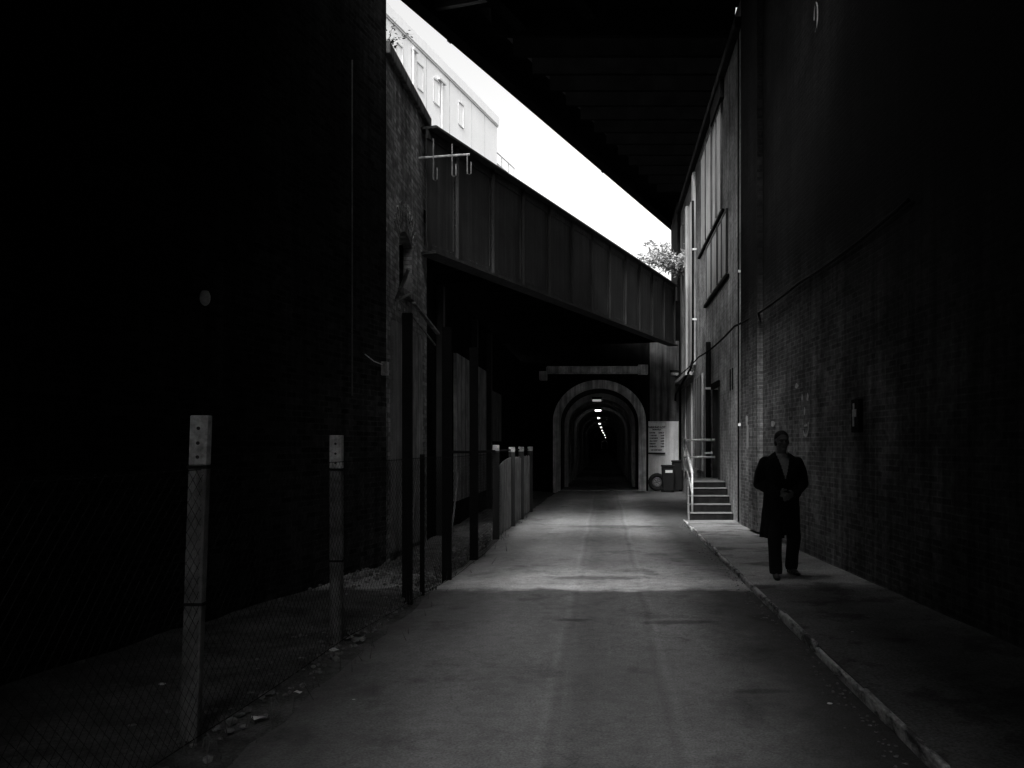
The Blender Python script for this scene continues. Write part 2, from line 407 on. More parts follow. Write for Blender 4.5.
# pale board doors, two leaves, and lean-to canopy of battens over them
d = MB(); 
for i in range(5): d.box(PX+.002, PX+.045, 12.36+i*.17, 12.36+i*.17+.165, .12, 3.32)
d.build('door', 'door_board', t)
d = MB()
for i in range(5): d.box(PX+.002, PX+.04, 13.5+i*.17, 13.5+i*.17+.165, .10, 3.28)
d.build('door', 'wood_board', t)
MB().box(PX+.004, PX+.07, 13.24, 13.46, .1, 3.4).build('door_post', 'dark_iron', t)
MB().box(PX+.05, PX+.10, 12.93, 13.2, 1.95, 2.55).build('notice_board', 'dark_iron', t)
MB().box(PX+.05, PX+.075, 13.0, 13.2, 1.58, 1.88).build('notice', 'label_white', t).data.materials[0] = MATS['facade_board']
cn = MB()
cn.bar((PX+.30, 12.15, 3.98), (PX+.02, 12.6, 3.62), .035, .035); cn.bar((PX+.05, 12.45, 3.60), (PX+.28, 12.75, 3.78), .025, .03)
cn.bar((PX+.10, 13.4, 3.72), (PX+.25, 14.55, 3.40), .06, .03); cn.bar((PX+.05, 12.6, 3.66), (PX+.2, 14.6, 3.22), .02, .02)
cn.bar((PX+.05, 12.7, 3.50), (PX+.18, 13.6, 3.52), .02, .02)
cn.build('batten', 'galvanised', t)

# rooted weed on the coping, against the sky
def leafy(name, base, label, cat, n, spread, leafmat, droop, size, stems=7, bias=(0, 0)):
    t = empty(name, base, label, cat)
    st, lf = MB(), MB(); base = Vector(base)
    for s in range(stems):
        a = random.random()*6.28; d = Vector((math.cos(a)*.6+bias[0], math.sin(a)*.6+bias[1], random.uniform(.7, 1.1))).normalized()
        L = spread*random.uniform(.6, 1.1); pts = [base.copy()]
        for k in range(7):
            d = (d+Vector((random.gauss(0, .1), random.gauss(0, .1), -droop))).normalized(); pts.append(pts[-1]+d*L/7)
        st.tube(pts, [.012*spread*(1-k/9) for k in range(8)], 5)
        for _ in range(n//stems):
            u = random.uniform(.25, 1)*7; i = min(int(u), 6); p0 = pts[i].lerp(pts[i+1], u-i)
            p0 = p0+Vector((random.gauss(0, 1), random.gauss(0, 1), random.gauss(0, 1)))*spread*.06
            e = Vector((random.gauss(0, 1), random.gauss(0, 1), random.gauss(-.4, .6))).normalized()
            g = e.cross(Vector((random.gauss(0, 1), random.gauss(0, 1), random.gauss(0, 1)))).normalized()
            s_ = size*random.uniform(.6, 1.3)
            lf.quad(p0, p0+e*s_*.5+g*s_*.24, p0+e*s_, p0+e*s_*.5-g*s_*.24)
    st.build('stem', 'stem', t); lf.build('foliage', leafmat, t)
    return t
leafy('weed', (PX-.05, 12.35, 7.03), 'dark weed sprouting from the coping of the brick building', 'plant', 150, .42, 'leaf_dark', .12, .05, 6)
leafy('shrub', (2.50, 30.4, 7.35), 'pale drooping shrub growing from the wall top beside the sky gap', 'plant', 3800, 1.65, 'leaf_pale', .16, .13, 24, (-.05, -.1))

# long low building under the far bridge, left
t = empty('lean_to_building', (-3.5, 23, 0), 'dim building with pale boarded openings beneath the far bridge', 'building')
MB().box(-3.6, -2.97, 14.96, 31.1, -.1, 4.55).build('wall', 'portal_stone', t)
for (a, b_, z0, z1, mt) in ((17.6, 19.6, .5, 3.4, 'wood_board'), (20.6, 22.0, .5, 3.4, 'wood_board'), (23.2, 25.2, 1.7, 3.0, 'stained_concrete')):
    MB().box(-2.965, -2.90, a, b_, z0, z1).build('board', mt, t)
for yy in (15.9, 20.1, 22.6): MB().box(-2.965, -2.84, yy-.09, yy+.09, 0, 4.4).build('pilaster', 'steel_black', t)

# ------------------------------------------------------------------ right facade
FX = 2.66
t = empty('plastered_building', (FX+1, 26, 0), 'tall pale streaked building beyond the brick wall with a door and steps', 'building')
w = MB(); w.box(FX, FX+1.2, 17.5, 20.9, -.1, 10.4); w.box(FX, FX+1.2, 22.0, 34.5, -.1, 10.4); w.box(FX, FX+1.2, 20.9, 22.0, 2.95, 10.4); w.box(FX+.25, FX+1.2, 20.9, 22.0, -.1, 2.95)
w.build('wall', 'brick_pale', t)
MB().box(FX+.17, FX+.22, 20.95, 21.95, .8, 2.9).build('door', 'riser_dark', t)
MB().box(FX-.06, FX+.1, 20.8, 22.1, 2.953, 3.10).build('lintel', 'dark_iron', t, bevel=.01)
fr = MB(); fr.box(FX-.03, FX+.2, 20.86, 20.94, .8, 2.95); fr.box(FX-.03, FX+.2, 21.96, 22.04, .8, 2.95); fr.build('door_frame', 'steel_black', t)
# tall boarded openings above a ledge, two storeys
for (a, b_, z0, z1) in ((19.5, 20.9, 5.35, 6.65), (21.15, 23.2, 5.35, 6.65), (20.4, 22.0, 6.95, 9.3), (22.3, 24.6, 6.95, 9.4)):
    w_ = MB().box(FX-.035, FX-.003, a, b_, z0, z1).build('boarded_window', 'facade_board', t)
    fm = MB(); fm.box(FX-.05, FX-.003, a-.05, a, z0, z1); fm.box(FX-.05, FX-.003, b_, b_+.05, z0, z1); fm.box(FX-.05, FX-.003, a-.05, b_+.05, z1, z1+.07); fm.box(FX-.06, FX-.037, (a+b_)/2-.03, (a+b_)/2+.03, z0, z1)
    fm.build('frame', 'stained_concrete', w_)
MB().box(FX-.08, FX-.002, 19.2, 23.6, 5.19, 5.26).build('ledge', 'dark_iron', t, bevel=.01)
MB().box(FX-.07, FX-.002, 20.0, 25.2, 6.80, 6.86).build('ledge', 'dark_iron', t, bevel=.01)
MB().box(FX-.10, FX-.004, 20.05, 21.9, 9.35, 10.0).build('vent_panel', 'dark_iron', t)
# pilasters and the long pale boards towards the tunnel
for (a, b_, z1, mt) in ((26.35, 26.75, 9.6, 'facade_board'), (27.0, 27.9, 8.9, 'facade_board'), (28.6, 28.95, 9.2, 'facade_board'), (30.2, 30.6, 9.0, 'stained_concrete')):
    MB().box(FX-.09, FX-.002, a, b_, 3.95, z1).build('pilaster', mt, t, bevel=.01)
for (a, b_, z0, z1) in ((27.3, 28.9, .75, 3.5), (29.3, 30.8, .75, 3.5), (24.3, 26.0, .9, 3.55)):
    w_ = MB().box(FX-.05, FX-.003, a, b_, z0, z1).build('shutter', 'facade_board', t); 
    q = MB()
    for i in range(4): q.box(FX-.062, FX-.052, a+(b_-a)*(i+.5)/4, a+(b_-a)*(i+.5)/4+.03, z0+.05, z1-.05)
    q.build('slat', 'riser_dark', w_)
MB().box(FX-.25, FX-.002, 26.9, 31.1, 3.70, 3.80).build('canopy', 'facade_board', t)
MB().box(FX-.12, FX+1.25, 31.6, 34.6, -.1, 10.2).build('end_pier', 'riser_dark', t)
MB().box(FX-.14, FX-.003, 17.52, 34.4, 9.75, 9.95).build('cornice', 'riser_dark', t, bevel=.02)
for yy in (19.0, 18.65): MB().box(FX-.02, FX-.003, yy, yy+.08, 2.75, 3.2).build('plate', 'dark_iron', t)
# pipes
def pipe(name, pts, r, mat, label, clips=None):
    t = empty(name, pts[0], label, 'pipe')
    MB().tube(pts, r, 10).build('pipe_run', mat, t, smooth=True)
    if clips:
        for c in clips: MB().box(c[0]-r*1.7, c[0]+r*1.7, c[1]-r*1.7, c[1]+r*1.7, c[2]-.025, c[2]+.025).build('clip', 'rail_metal', t)
    return t
pipe('downpipe', [(FX-.10, 22.3, .8), (FX-.10, 22.3, 4.15)], .065, 'dark_iron', 'thick black downpipe ending above the platform behind the steps', [(FX-.08, 22.3, 1.4), (FX-.08, 22.3, 3.0)])
pipe('downpipe', [(FX-.14, 25.8, 8.6), (FX-.14, 25.8, 4.05), (FX-.16, 26.4, 3.82), (FX-.3, 30.0, 3.3), (FX-.3, 30.2, 3.1)], .035, 'dark_iron', 'tall black downpipe high on the pale building that bends away near the tunnel', [(FX-.1, 25.8, 5.2), (FX-.1, 25.8, 7.2)])
pipe('downpipe', [(FX-.05, 17.62, .1), (FX-.05, 17.62, 9.7)], .016, 'dark_iron', 'thin dark pipe in the corner where brick wall meets pale building', [(FX-.03, 17.62, 2), (FX-.03, 17.62, 5)])
# cable strung along both right walls
def sag(p0, p1, s, n=10):
    p0, p1 = Vector(p0), Vector(p1)
    return [p0.lerp(p1, i/n)-Vector((0, 0, s*4*(i/n)*(1-i/n))) for i in range(n+1)]
pts = sag((FX-.22, 31.2, 3.95), (FX-.16, 24, 3.95), .06)+sag((FX-.16, 24, 3.95), (FX-.13, 17.6, 3.92), .06)[1:]+sag((FX-.13, 17.6, 3.92), (xr(13.1)-.04, 13.1, 3.96), .05)[1:]+sag((xr(13.1)-.04, 13.1, 3.96), (xr(9)-.04, 9.0, 4.05), .05)[1:]
tag(MB().tube(pts, .02, 6).build('cable', 'dark_iron'), 'long black cable strung along the right walls above head height', 'cable')
for (yy, zz, r_, lab) in ((12.2, 7.4, .16, 'small pale coil of wire hung high on the brick wall'),):
    tag(MB().tube([(xr(yy)-.05, yy+r_*math.cos(a_)*.6, zz+r_*math.sin(a_)*1.2) for a_ in [R(x) for x in range(0, 290, 20)]], .009, 6).build('wire_coil', 'galvanised'), lab, 'wire')
# buttress of the near wall and old paint marks
MB_ = MB().prism([(xr(15.6)-.10, 15.6), (xr(16.3)-.10, 16.3), (xr(16.3)+.1, 16.3), (xr(15.6)+.1, 15.6)], .1, 9.9).build('buttress', 'brick_shaded')
tag(MB_, 'shallow brick buttress on the brick wall just past the man', 'wall')
def mark(y, z, w, h, lab, shape='blob'):
    m_ = MB(); x = xr(y)-.006
    if shape == 'U':
        pts = [(-.5, .5), (-.5, -.05), (-.3, -.42), (0, -.52), (.3, -.42), (.5, -.05), (.5, .5)]
        for a, b_ in zip(pts, pts[1:]): m_.bar((x, y-a[0]*w, z+a[1]*h), (x, y-b_[0]*w, z+b_[1]*h), .004, .035)
        m_.bar((x, y-.3*w, z+.28*h), (x, y+.28*w, z+.25*h), .004, .03)
    else:
        n = 14; ps = []
        for i in range(n):
            a = 2*math.pi*i/n; q = random.uniform(.35, .55); ps.append((x-.001*i/n, y+math.cos(a)*w*q, z+math.sin(a)*h*q))
        m_.quad(*ps)
    tag(m_.build('paint_mark', 'mark_paint'), lab, 'paint mark', 'old paint marks on the brick wall')
G_ = lambda px: 3.5256/((px-605)/900+.0506)     # distance along the wall for a bearing
for (px, row, w, h, lab, sh) in ((797, 386, .14, .08, 'topmost pale smear of paint on brick above the man', 'b'), (802.5, 398, .05, .11, 'short pale vertical dash, left of the two side by side', 'b'), (808, 397, .07, .14, 'brighter pale vertical dash, right of the two side by side', 'b'),
    (805, 411, .06, .13, 'small pale vertical dash just above the U-shaped mark', 'b'), (806, 429, .17, .19, 'pale U-shaped paint mark on brick beside the man\'s head', 'U'), (773, 424, .22, .12, 'round pale paint smear on brick left of the man\'s head', 'b'),
    (748, 436, .25, .60, 'long pale vertical paint streak nearest the pale building', 'b'), (747, 421, .16, .22, 'small pale blotch over the long paint streak', 'b')):
    yy = G_(px); mark(yy, 1.6+(445-row)*yy/900, w*2.0, h, lab, sh)
t = empty('meter_box', (xr(10.6)-.05, 10.6, 1.75), 'small frame with broken pale plate fixed on the dark brick wall right of the man', 'box')
MB().box(xr(10.6)-.05, xr(10.6)+.02, 10.45, 10.75, 1.75, 2.14).build('backing', 'riser_dark', t, bevel=.006)
q = MB(); q.box(xr(10.6)-.062, xr(10.6)-.052, 10.5, 10.66, 1.93, 2.02); q.box(xr(10.6)-.062, xr(10.6)-.052, 10.6, 10.65, 1.82, 1.93); q.box(xr(10.6)-.062, xr(10.6)-.052, 10.6, 10.64, 2.02, 2.09)
q.build('plate', 'mark_paint', t)

# ------------------------------------------------------------------ steps and rails
t = empty('entrance_steps', (2.15, 18.5, .1), 'dark concrete steps with pale worn treads climbing to the platform by the pale building', 'steps')
X0, X1 = 1.70, FX-.012
hs = [.20, .36, .52, .67, .80]
for i, h in enumerate(hs):
    y0 = 18.55+i*.30; y1 = y0+.30 if i < 4 else 22.0
    lo = -.05
    xs_ = lambda y: X0+.085*(y-18.5)
    e_ = y1 if i == 4 else y1+.015
    MB().prism([(xs_(y0)+.03, y0+.02), (X1, y0+.02), (X1, e_), (xs_(e_)+.03, e_)], lo, h-.02).build('riser', 'riser_dark', t)
    MB().prism([(xs_(y0)+.05, y0), (X1-.002*i, y0), (X1-.002*i, y1-.004), (xs_(y1)+.05, y1-.004)], h-.018, h).build('tread', 'step_concrete', t, bevel=.005)
for i, h in enumerate(hs):
    y0 = 18.53+i*.30; y1 = y0+.298 if i < 4 else 22.02
    MB().prism([(xs_(y0)+.0, y0), (xs_(y0)+.04, y0), (xs_(y1)+.04, y1), (xs_(y1)+.0, y1)], -.05, h+.012).build('cheek', 'step_concrete', t, bevel=.01)
t = empty('handrail', (1.8, 18.7, .2), 'pale pipe handrail with bars around the platform at the top of the steps', 'railing')
hx, hy = X0+.11, X0+.20
MB().tube([(hx, 18.68, .18), (hx, 18.68, 1.03)], .022, 10).build('post', 'rail_metal', t, smooth=True)
MB().tube([(hy, 21.6, .8), (hy, 21.6, 1.74)], .022, 10).build('post', 'rail_metal', t, smooth=True)
MB().tube([(hx, 18.66, 1.02), (hy, 21.6, 1.73)], .030, 10).build('top_rail', 'rail_metal', t, smooth=True)
MB().tube([(hx, 18.66, .60), (hy, 21.6, 1.31)], .020, 10).build('mid_rail', 'rail_metal', t, smooth=True)
MB().tube([(hy, 21.6, 1.72), (FX-.02, 21.6, 1.72)], .030, 10).build('top_rail', 'rail_metal', t, smooth=True)
MB().tube([(hy, 21.6, 1.31), (FX-.02, 21.6, 1.31)], .030, 10).build('mid_rail', 'rail_metal', t, smooth=True)

# ------------------------------------------------------------------ tunnel portal and bore
def arch_pts(cx, hw, spring, rise, n=28):
    pts = [(cx-hw, -.1)]
    pts += [(cx-hw*math.cos(math.pi*i/n), spring+rise*math.sin(math.pi*i/n)) for i in range(n+1)]
    return pts+[(cx+hw, -.1)]
CX = -.19
t = empty('tunnel_portal', (CX, 31.2, 0), 'dark stone tunnel mouth wall with rounded pale concrete arch ring', 'tunnel')
inner = arch_pts(CX, 1.34, 2.35, 1.20)
w = MB()
Y0, Y1, ZT = 31.2, 31.9, 6.6
for (a, b_) in zip(inner[1:-1], inner[2:-1]):
    for yy in (Y0, Y1):
        w.quad((a[0], yy, a[1]), (b_[0], yy, b_[1]), (b_[0], yy, ZT), (a[0], yy, ZT))
w.box(-9, CX-1.34, Y0, Y1, -.1, ZT); w.box(CX+1.34, FX+.3, Y0, Y1, -.1, ZT)
w.build('wall', 'portal_stone', t)
def ring(name, mat, parent, y0, y1, i_, o_):
    r = MB()
    for k in range(len(i_)-1):
        a, b_, c, d = i_[k], i_[k+1], o_[k+1], o_[k]
        for yy, fl in ((y0, 1), (y1, 0)): r.quad((a[0], yy, a[1]), (b_[0], yy, b_[1]), (c[0], yy, c[1]), (d[0], yy, d[1]))
        r.quad((a[0], y0, a[1]), (a[0], y1, a[1]), (b_[0], y1, b_[1]), (b_[0], y0, b_[1]))
        r.quad((d[0], y0, d[1]), (c[0], y0, c[1]), (c[0], y1, c[1]), (d[0], y1, d[1]))
    bmesh.ops.remove_doubles(r.bm, verts=r.bm.verts, dist=.0005)
    return r.build(name, mat, parent)
ring('arch_ring', 'arch_concrete', t, 30.95, 31.198, arch_pts(CX, 1.345, 2.35, 1.205), arch_pts(CX, 1.60, 2.40, 1.44))
MB().box(CX+1.345, CX+1.62, 31.0, 31.19, 0, 2.3).build('jamb', 'stained_concrete', t)
bo = MB()
bp = arch_pts(CX, 1.345, 2.35, 1.21)
for k in range(len(bp)-1):
    bo.quad((bp[k][0], 31.2, bp[k][1]), (bp[k+1][0], 31.2, bp[k+1][1]), (bp[k+1][0], 396, bp[k+1][1]), (bp[k][0], 396, bp[k][1]))
bo.build('bore_lining', 'lining', t, smooth=False)
yy = 34.0; n_ = 0
while yy < 110:
    ring('rib', 'rib_concrete' if n_ < 14 else 'lining', t, yy, yy+.25, arch_pts(CX, 1.20, 2.28, 1.04), arch_pts(CX, 1.343, 2.35, 1.205))
    yy += 3.3; n_ += 1
tag(MB().box(-3, 3, 396.1, 396.6, -.1, 5).build('bore_cap', 'portal_stone'), 'dark cap added to keep sky light out of the far tunnel bore', 'wall')  # added cap, blocks sky light at the far end of the bore
# white painted lower wall and stained render above (faces of the same abutment)
MB().box(1.50, 2.55, 31.13, 31.197, -.1, 2.42).build('painted_face', 'white_paint_wall', t)
MB().box(1.55, 2.56, 31.15, 31.196, 2.425, 5.2).build('render_face', 'stained_concrete', t)
tag(MB().box(-1.62, 1.35, 31.0, 31.35, -.1, .05).build('threshold', 'pale_concrete'), 'pale concrete threshold strip across the tunnel mouth', 'threshold')
# beam above
t = empty('cross_beam', (-.4, 30.6, 4.1), 'grey round-edged beam laid across above the tunnel arch', 'beam')
MB().box(-2.0, 1.40, 30.5, 30.75, 4.02, 4.28).build('beam_body', 'arch_concrete', t, bevel=.06)
MB().box(-2.23, -1.97, 30.45, 30.8, 3.80, 4.10).build('bracket', 'arch_concrete', t, bevel=.02)
MB().box(1.12, 1.46, 30.46, 30.8, 4.0, 4.32).build('bracket', 'arch_concrete', t, bevel=.02)
# tunnel lamps
def tlamp(y, z, x, mat, lab, w=.20):
    t = empty('tunnel_lamp', (x, y, z), lab, 'lamp', 'lamps along the crown of the tunnel')
    MB().box(x-w-.02, x+w+.02, y-.09, y+.09, z+.002, z+.09).build('housing', 'dark_iron', t)
    MB().box(x-w, x+w, y-.07, y+.07, z-.07, z).build('diffuser', mat, t, bevel=.01)
    return t
tlamp(33.0, 3.27, -.30, 'lamp_faint', 'dim boxy lamp at the crown just inside the tunnel mouth', .16)
labs = ['brightest lamp, the nearest lit one under the tunnel crown', 'second lit lamp in from the tunnel mouth', 'third lit lamp in from the tunnel mouth', 'fourth lit lamp in from the tunnel mouth', 'fifth lit lamp in from the tunnel mouth', 'sixth lit lamp in from the tunnel mouth', 'seventh lit lamp in from the tunnel mouth', 'farthest speck of lamp light in the tunnel']
for i, (yy, z_, x_) in enumerate(((42.5, 3.27, -.33), (54, 3.25, -.38), (67, 3.22, -.4), (80, 3.2, -.35), (94, 3.15, -.3), (108, 3.1, -.2), (130, 3.05, -.05), (165, 3.0, .1))):
    tlamp(yy, z_, x_, 'lamp_glow', labs[i], .14 if i < 1 else .07)
# lamp on the abutment, right
t = empty('bulkhead_lamp', (2.35, 31.0, 4.1), 'small pale bulkhead lamp high on the abutment right of the tunnel', 'lamp')
MB().box(2.25, 2.56, 30.98, 31.19, 4.13, 4.17).build('hood', 'dark_iron', t)
MB().box(2.28, 2.53, 31.02, 31.19, 4.0, 4.125).build('diffuser', 'globe_glass', t, bevel=.02)
# parking board on white wall
def text_obj(name, body, size, loc, mat, parent, align='LEFT'):
    cu = bpy.data.curves.new(name, 'FONT'); cu.body = body; cu.size = size; cu.align_x = align; cu.extrude = .002; cu.offset = .004
    o = bpy.data.objects.new(name, cu); col.objects.link(o); o.rotation_euler = (R(90), 0, 0)
    bpy.context.view_layer.update()
    me = bpy.data.meshes.new_from_object(o.evaluated_get(bpy.context.evaluated_depsgraph_get()))
    me.transform(Matrix.Rotation(R(90), 4, 'X')); bpy.data.objects.remove(o)
    o = bpy.data.objects.new(name, me); col.objects.link(o); me.materials.clear(); me.materials.append(MATS[mat])
    o.parent = parent; o.location = Vector(loc)-wloc(parent); return o
t = empty('notice_sign', (1.8, 31.1, 1.25), 'white lettered parking notice board on the white wall beside the tunnel', 'sign')
MB().box(1.505, 2.07, 31.08, 31.127, 1.34, 2.36).build('panel', 'sign_board', t, bevel=.004)
MB().box(1.50, 2.08, 31.06, 31.127, 1.29, 1.337).build('bottom_edge', 'riser_dark', t)
text_obj('lettering', 'PARKING LOT', .095, (1.785, 31.074, 2.18), 'ink', t, 'CENTER')
text_obj('lettering', 'MONTHLY', .06, (1.785, 31.074, 2.11), 'ink', t, 'CENTER')
for i, (a, b_) in enumerate((('RATES', 'DAILY'), ('1 HOUR', '2.00'), ('2 HOURS', '4.00'), ('ALL DAY', '6.00'), ('NIGHT', '3.00'), ('EVENTS', '8.00'))):
    text_obj('lettering', a, .068, (1.54, 31.074, 2.0-i*.095), 'ink', t)
    text_obj('lettering', b_, .068, (2.04, 31.074, 2.0-i*.095), 'ink', t, 'RIGHT')
text_obj('lettering', 'NO OVERNIGHT', .05, (1.785, 31.074, 1.41), 'ink', t, 'CENTER')

# wheeled bins and the tyre
def bin_(x, y, w, h, lab, label_plate):
    t = empty('wheeled_bin', (x, y, 0), lab, 'bin')
    b = MB(); a = .42
    lo, hi = w*.42, w*.5
    q0 = [b.bm.verts.new((x+sx*lo, y+sy*a*.42, .06)) for sx, sy in ((-1,-1), (1,-1), (1,1), (-1,1))]
    q1 = [b.bm.verts.new((x+sx*hi, y+sy*a*.5, h-.07)) for sx, sy in ((-1,-1), (1,-1), (1,1), (-1,1))]
    b.bm.faces.new(q0[::-1]); b.bm.faces.new(q1)
    for i in range(4): b.bm.faces.new((q0[i], q0[(i+1) % 4], q1[(i+1) % 4], q1[i]))
    b.build('body', 'plastic_black', t, bevel=.02)
    MB().box(x-w*.54, x+w*.54, y-a*.56, y+a*.54, h-.068, h).build('lid', 'plastic_black', t, bevel=.02)
    MB().tube([(x-w*.4, y+a*.56, h-.05), (x+w*.4, y+a*.56, h-.05)], .015, 8).build('handle', 'plastic_black', t)
    for s in (-1, 1): MB().tube([(x+s*w*.46-.02, y+a*.42, .11), (x+s*w*.46+.02, y+a*.42, .11)], .10, 18).build('wheel', 'rubber', t)
    if label_plate: MB().box(x-.10, x+.14, y-a*.5-.025, y-a*.5-.012, h-.26, h-.17).build('label_plate', 'label_white', t)
bin_(2.12, 30.35, .42, .93, 'black wheeled bin with a white plate, standing by the loose tyre', True)
bin_(2.47, 30.75, .36, 1.08, 'taller dark wheeled bin behind the one with a white plate', False)
t = empty('loose_tyre', (1.79, 30.75, 0), 'tyre with pale rim leaning against the white wall', 'tyre')
def torus(mb, c, Rr, r, nn=28, m=10, tilt=.12):
    vs = []
    for i in range(nn):
        a = 2*math.pi*i/nn; row = []
        for j in range(m):
            b_ = 2*math.pi*j/m; rr = Rr+r*math.cos(b_)
            row.append(mb.bm.verts.new((c[0]+rr*math.cos(a), c[1]+r*1.2*math.sin(b_)+rr*math.sin(a)*tilt, c[2]+rr*math.sin(a))))
        vs.append(row)
    for i in range(nn):
        for j in range(m): mb.bm.faces.new((vs[i][j], vs[(i+1) % nn][j], vs[(i+1) % nn][(j+1) % m], vs[i][(j+1) % m]))
q = MB(); torus(q, (1.79, 30.9, .33), .235, .075); q.build('tread_ring', 'rubber', t, smooth=True)
q = MB(); torus(q, (1.79, 30.88, .33), .14, .022, 24, 8)
for i in range(6):
    a = i*math.pi/3+.3; q.bar((1.79+.03*math.cos(a), 30.88, .33+.03*math.sin(a)), (1.79+.14*math.cos(a), 30.88, .33+.14*math.sin(a)), .02, .03)
q.ball((1.79, 30.87, .33), .04, 1, .6, 1); q.build('rim', 'rim', t, smooth=True)

# ------------------------------------------------------------------ far plate-girder bridge
L2d = Vector((.3097, .9508, 0)); L2n = Vector((-.9508, .3097, 0))     # along, and away from the lane
def L2(s, off=0, z=0): return Vector((-2.85, 14.4, 0)) + L2d*s + L2n*off + Vector((0, 0, z))
S0, S1 = .0, 16.6
def slab(mb, s0, s1, o0, o1, z0, z1, z0b=None, z1b=None):
    z0b = z0 if z0b is None else z0b; z1b = z1 if z1b is None else z1b
    v = [mb.bm.verts.new(L2(s, o, z)) for s, za, zb in ((s0, z0, z1), (s1, z0b, z1b)) for o in (o0, o1) for z in (za, zb)]
    for f in ((0,1,3,2), (4,6,7,5), (0,4,5,1), (2,3,7,6), (0,2,6,4), (1,5,7,3)): mb.bm.faces.new([v[i] for i in f])
t = empty('girder_bridge', L2(8, 2, 4.6), 'low riveted plate girder bridge crossing in front of the tunnel', 'bridge')
zb, zt, db, dt = 4.68, 6.68, .25, .24           # left end levels, rise to the right end
gb = lambda s: zb+db*s/16.4; gt = lambda s: zt+dt*s/16.4
g = MB(); slab(g, S0, S1, 0, .02, gb(S0), gt(S0), gb(S1), gt(S1)); g.build('web_plate', 'steel_girder', t)
g = MB(); slab(g, S0, S1, -.17, .17, gt(S0)-.02, gt(S0)+.02, gt(S1)-.02, gt(S1)+.02); slab(g, S0, S1, -.022, -.002, gt(S0)-.17, gt(S0)-.025, gt(S1)-.17, gt(S1)-.025); [g.ball(L2(s_/8, -.024, gt(s_/8)-zz), .013, sub=1) for s_ in range(1, 132) for zz in (.06, .13)]; g.build('top_flange', 'steel_girder', t)
g = MB(); slab(g, S0, S1, -.17, .17, gb(S0)-.02, gb(S0)+.02, gb(S1)-.02, gb(S1)+.02); slab(g, S0, S1, -.022, -.002, gb(S0)+.025, gb(S0)+.17, gb(S1)+.025, gb(S1)+.17); [g.ball(L2(s_/8, -.024, gb(s_/8)+zz), .013, sub=1) for s_ in range(1, 132) for zz in (.06, .13)]; g.build('bottom_flange', 'steel_girder', t)
s = .95-.0
while s < S1:
    g = MB(); slab(g, s-.012, s+.012, -.08, -.024, gb(s)+.022, gt(s)-.022); slab(g, s-.07, s+.07, -.018, -.003, gb(s)+.18, gt(s)-.18)
    for i in range(13):
        for e in (-.045, .045):
            g.ball(L2(s+e, -.02, gb(s)+.25+i*.125), .014, sub=1)
    g.build('stiffener', 'steel_girder', t); s += 1.42
g = MB(); slab(g, S0, S1, .171, 5.6, gb(S0)+.55, gb(S0)+.75, gb(S1)+.55, gb(S1)+.75); g.build('deck', 'deck_under', t)
s = .6
while s < S1:
    g = MB(); slab(g, s-.1, s+.1, .03, 5.55, gb(s)+.1, gb(s)+.54); g.build('floor_beam', 'deck_under', t); s += 1.42
g = MB(); slab(g, S0, S1, 5.62, 5.66, gb(S0), gt(S0), gb(S1), gt(S1)); g.build('web_plate', 'steel_girder', t)
# bracket with hangers fixed to the girder near its left end
t = empty('pipe_bracket', (-2.9, 14.85, 6.3), 'pale horizontal rod with hanging hooks jutting from the brick building before the girder', 'bracket')
MB().tube([(PX-.05, 14.25, 6.14), (-2.145, 14.28, 6.21)], .020, 8).build('rod', 'pole_paint', t)
def hook(x, z0, z1):
    MB().tube([(x, 14.25, z0), (x, 14.25, z1), (x+.03, 14.25, z1-.03), (x+.06, 14.25, z1), (x+.06, 14.25, z1+.18)], .011, 6).build('hanger', 'galvanised', t)
hook(-2.717, 6.45, 5.81); hook(-2.42, 6.37, 5.87); hook(-2.18, 6.2, 5.9)

# ------------------------------------------------------------------ near high bridge
t = empty('railway_bridge', (4, 25, 10), 'broad black bridge deck spanning high over the lane, cutting across the sky', 'bridge')
YB = 12.2
def L1x(y): return -3.7+.3536*(y-17.4)
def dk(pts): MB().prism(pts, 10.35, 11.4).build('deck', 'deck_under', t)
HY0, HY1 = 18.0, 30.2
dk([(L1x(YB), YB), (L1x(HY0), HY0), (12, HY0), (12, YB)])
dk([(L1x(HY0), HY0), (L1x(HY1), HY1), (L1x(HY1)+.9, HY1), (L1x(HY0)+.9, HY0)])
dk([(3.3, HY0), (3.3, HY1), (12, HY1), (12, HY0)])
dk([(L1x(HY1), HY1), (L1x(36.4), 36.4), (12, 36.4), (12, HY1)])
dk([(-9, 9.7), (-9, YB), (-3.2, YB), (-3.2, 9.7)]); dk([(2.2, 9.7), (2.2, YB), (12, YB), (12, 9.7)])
# open part of the deck: louvers added to send daylight towards the tunnel
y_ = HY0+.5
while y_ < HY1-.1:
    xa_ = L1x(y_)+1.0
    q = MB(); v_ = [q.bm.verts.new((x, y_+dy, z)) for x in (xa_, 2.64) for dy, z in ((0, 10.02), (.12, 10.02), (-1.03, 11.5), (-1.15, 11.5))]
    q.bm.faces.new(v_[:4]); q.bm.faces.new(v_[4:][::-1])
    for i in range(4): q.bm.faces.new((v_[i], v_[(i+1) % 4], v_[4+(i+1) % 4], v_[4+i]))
    q.build('light_louver', 'bridge_black', t); y_ += .95
for a_, b_ in ((-3.5, -3.21), (2.21, 2.5)): MB().box(a_, b_, 9.7, YB, 10.3, 12.8).build('slot_baffle', 'bridge_black', t)  # unseen, added to narrow the daylight falling through the slot
d1 = Vector((.3334, .9428, 0)); n1 = Vector((.9428, -.3334, 0)); p0 = Vector((L1x(YB), YB, 0))
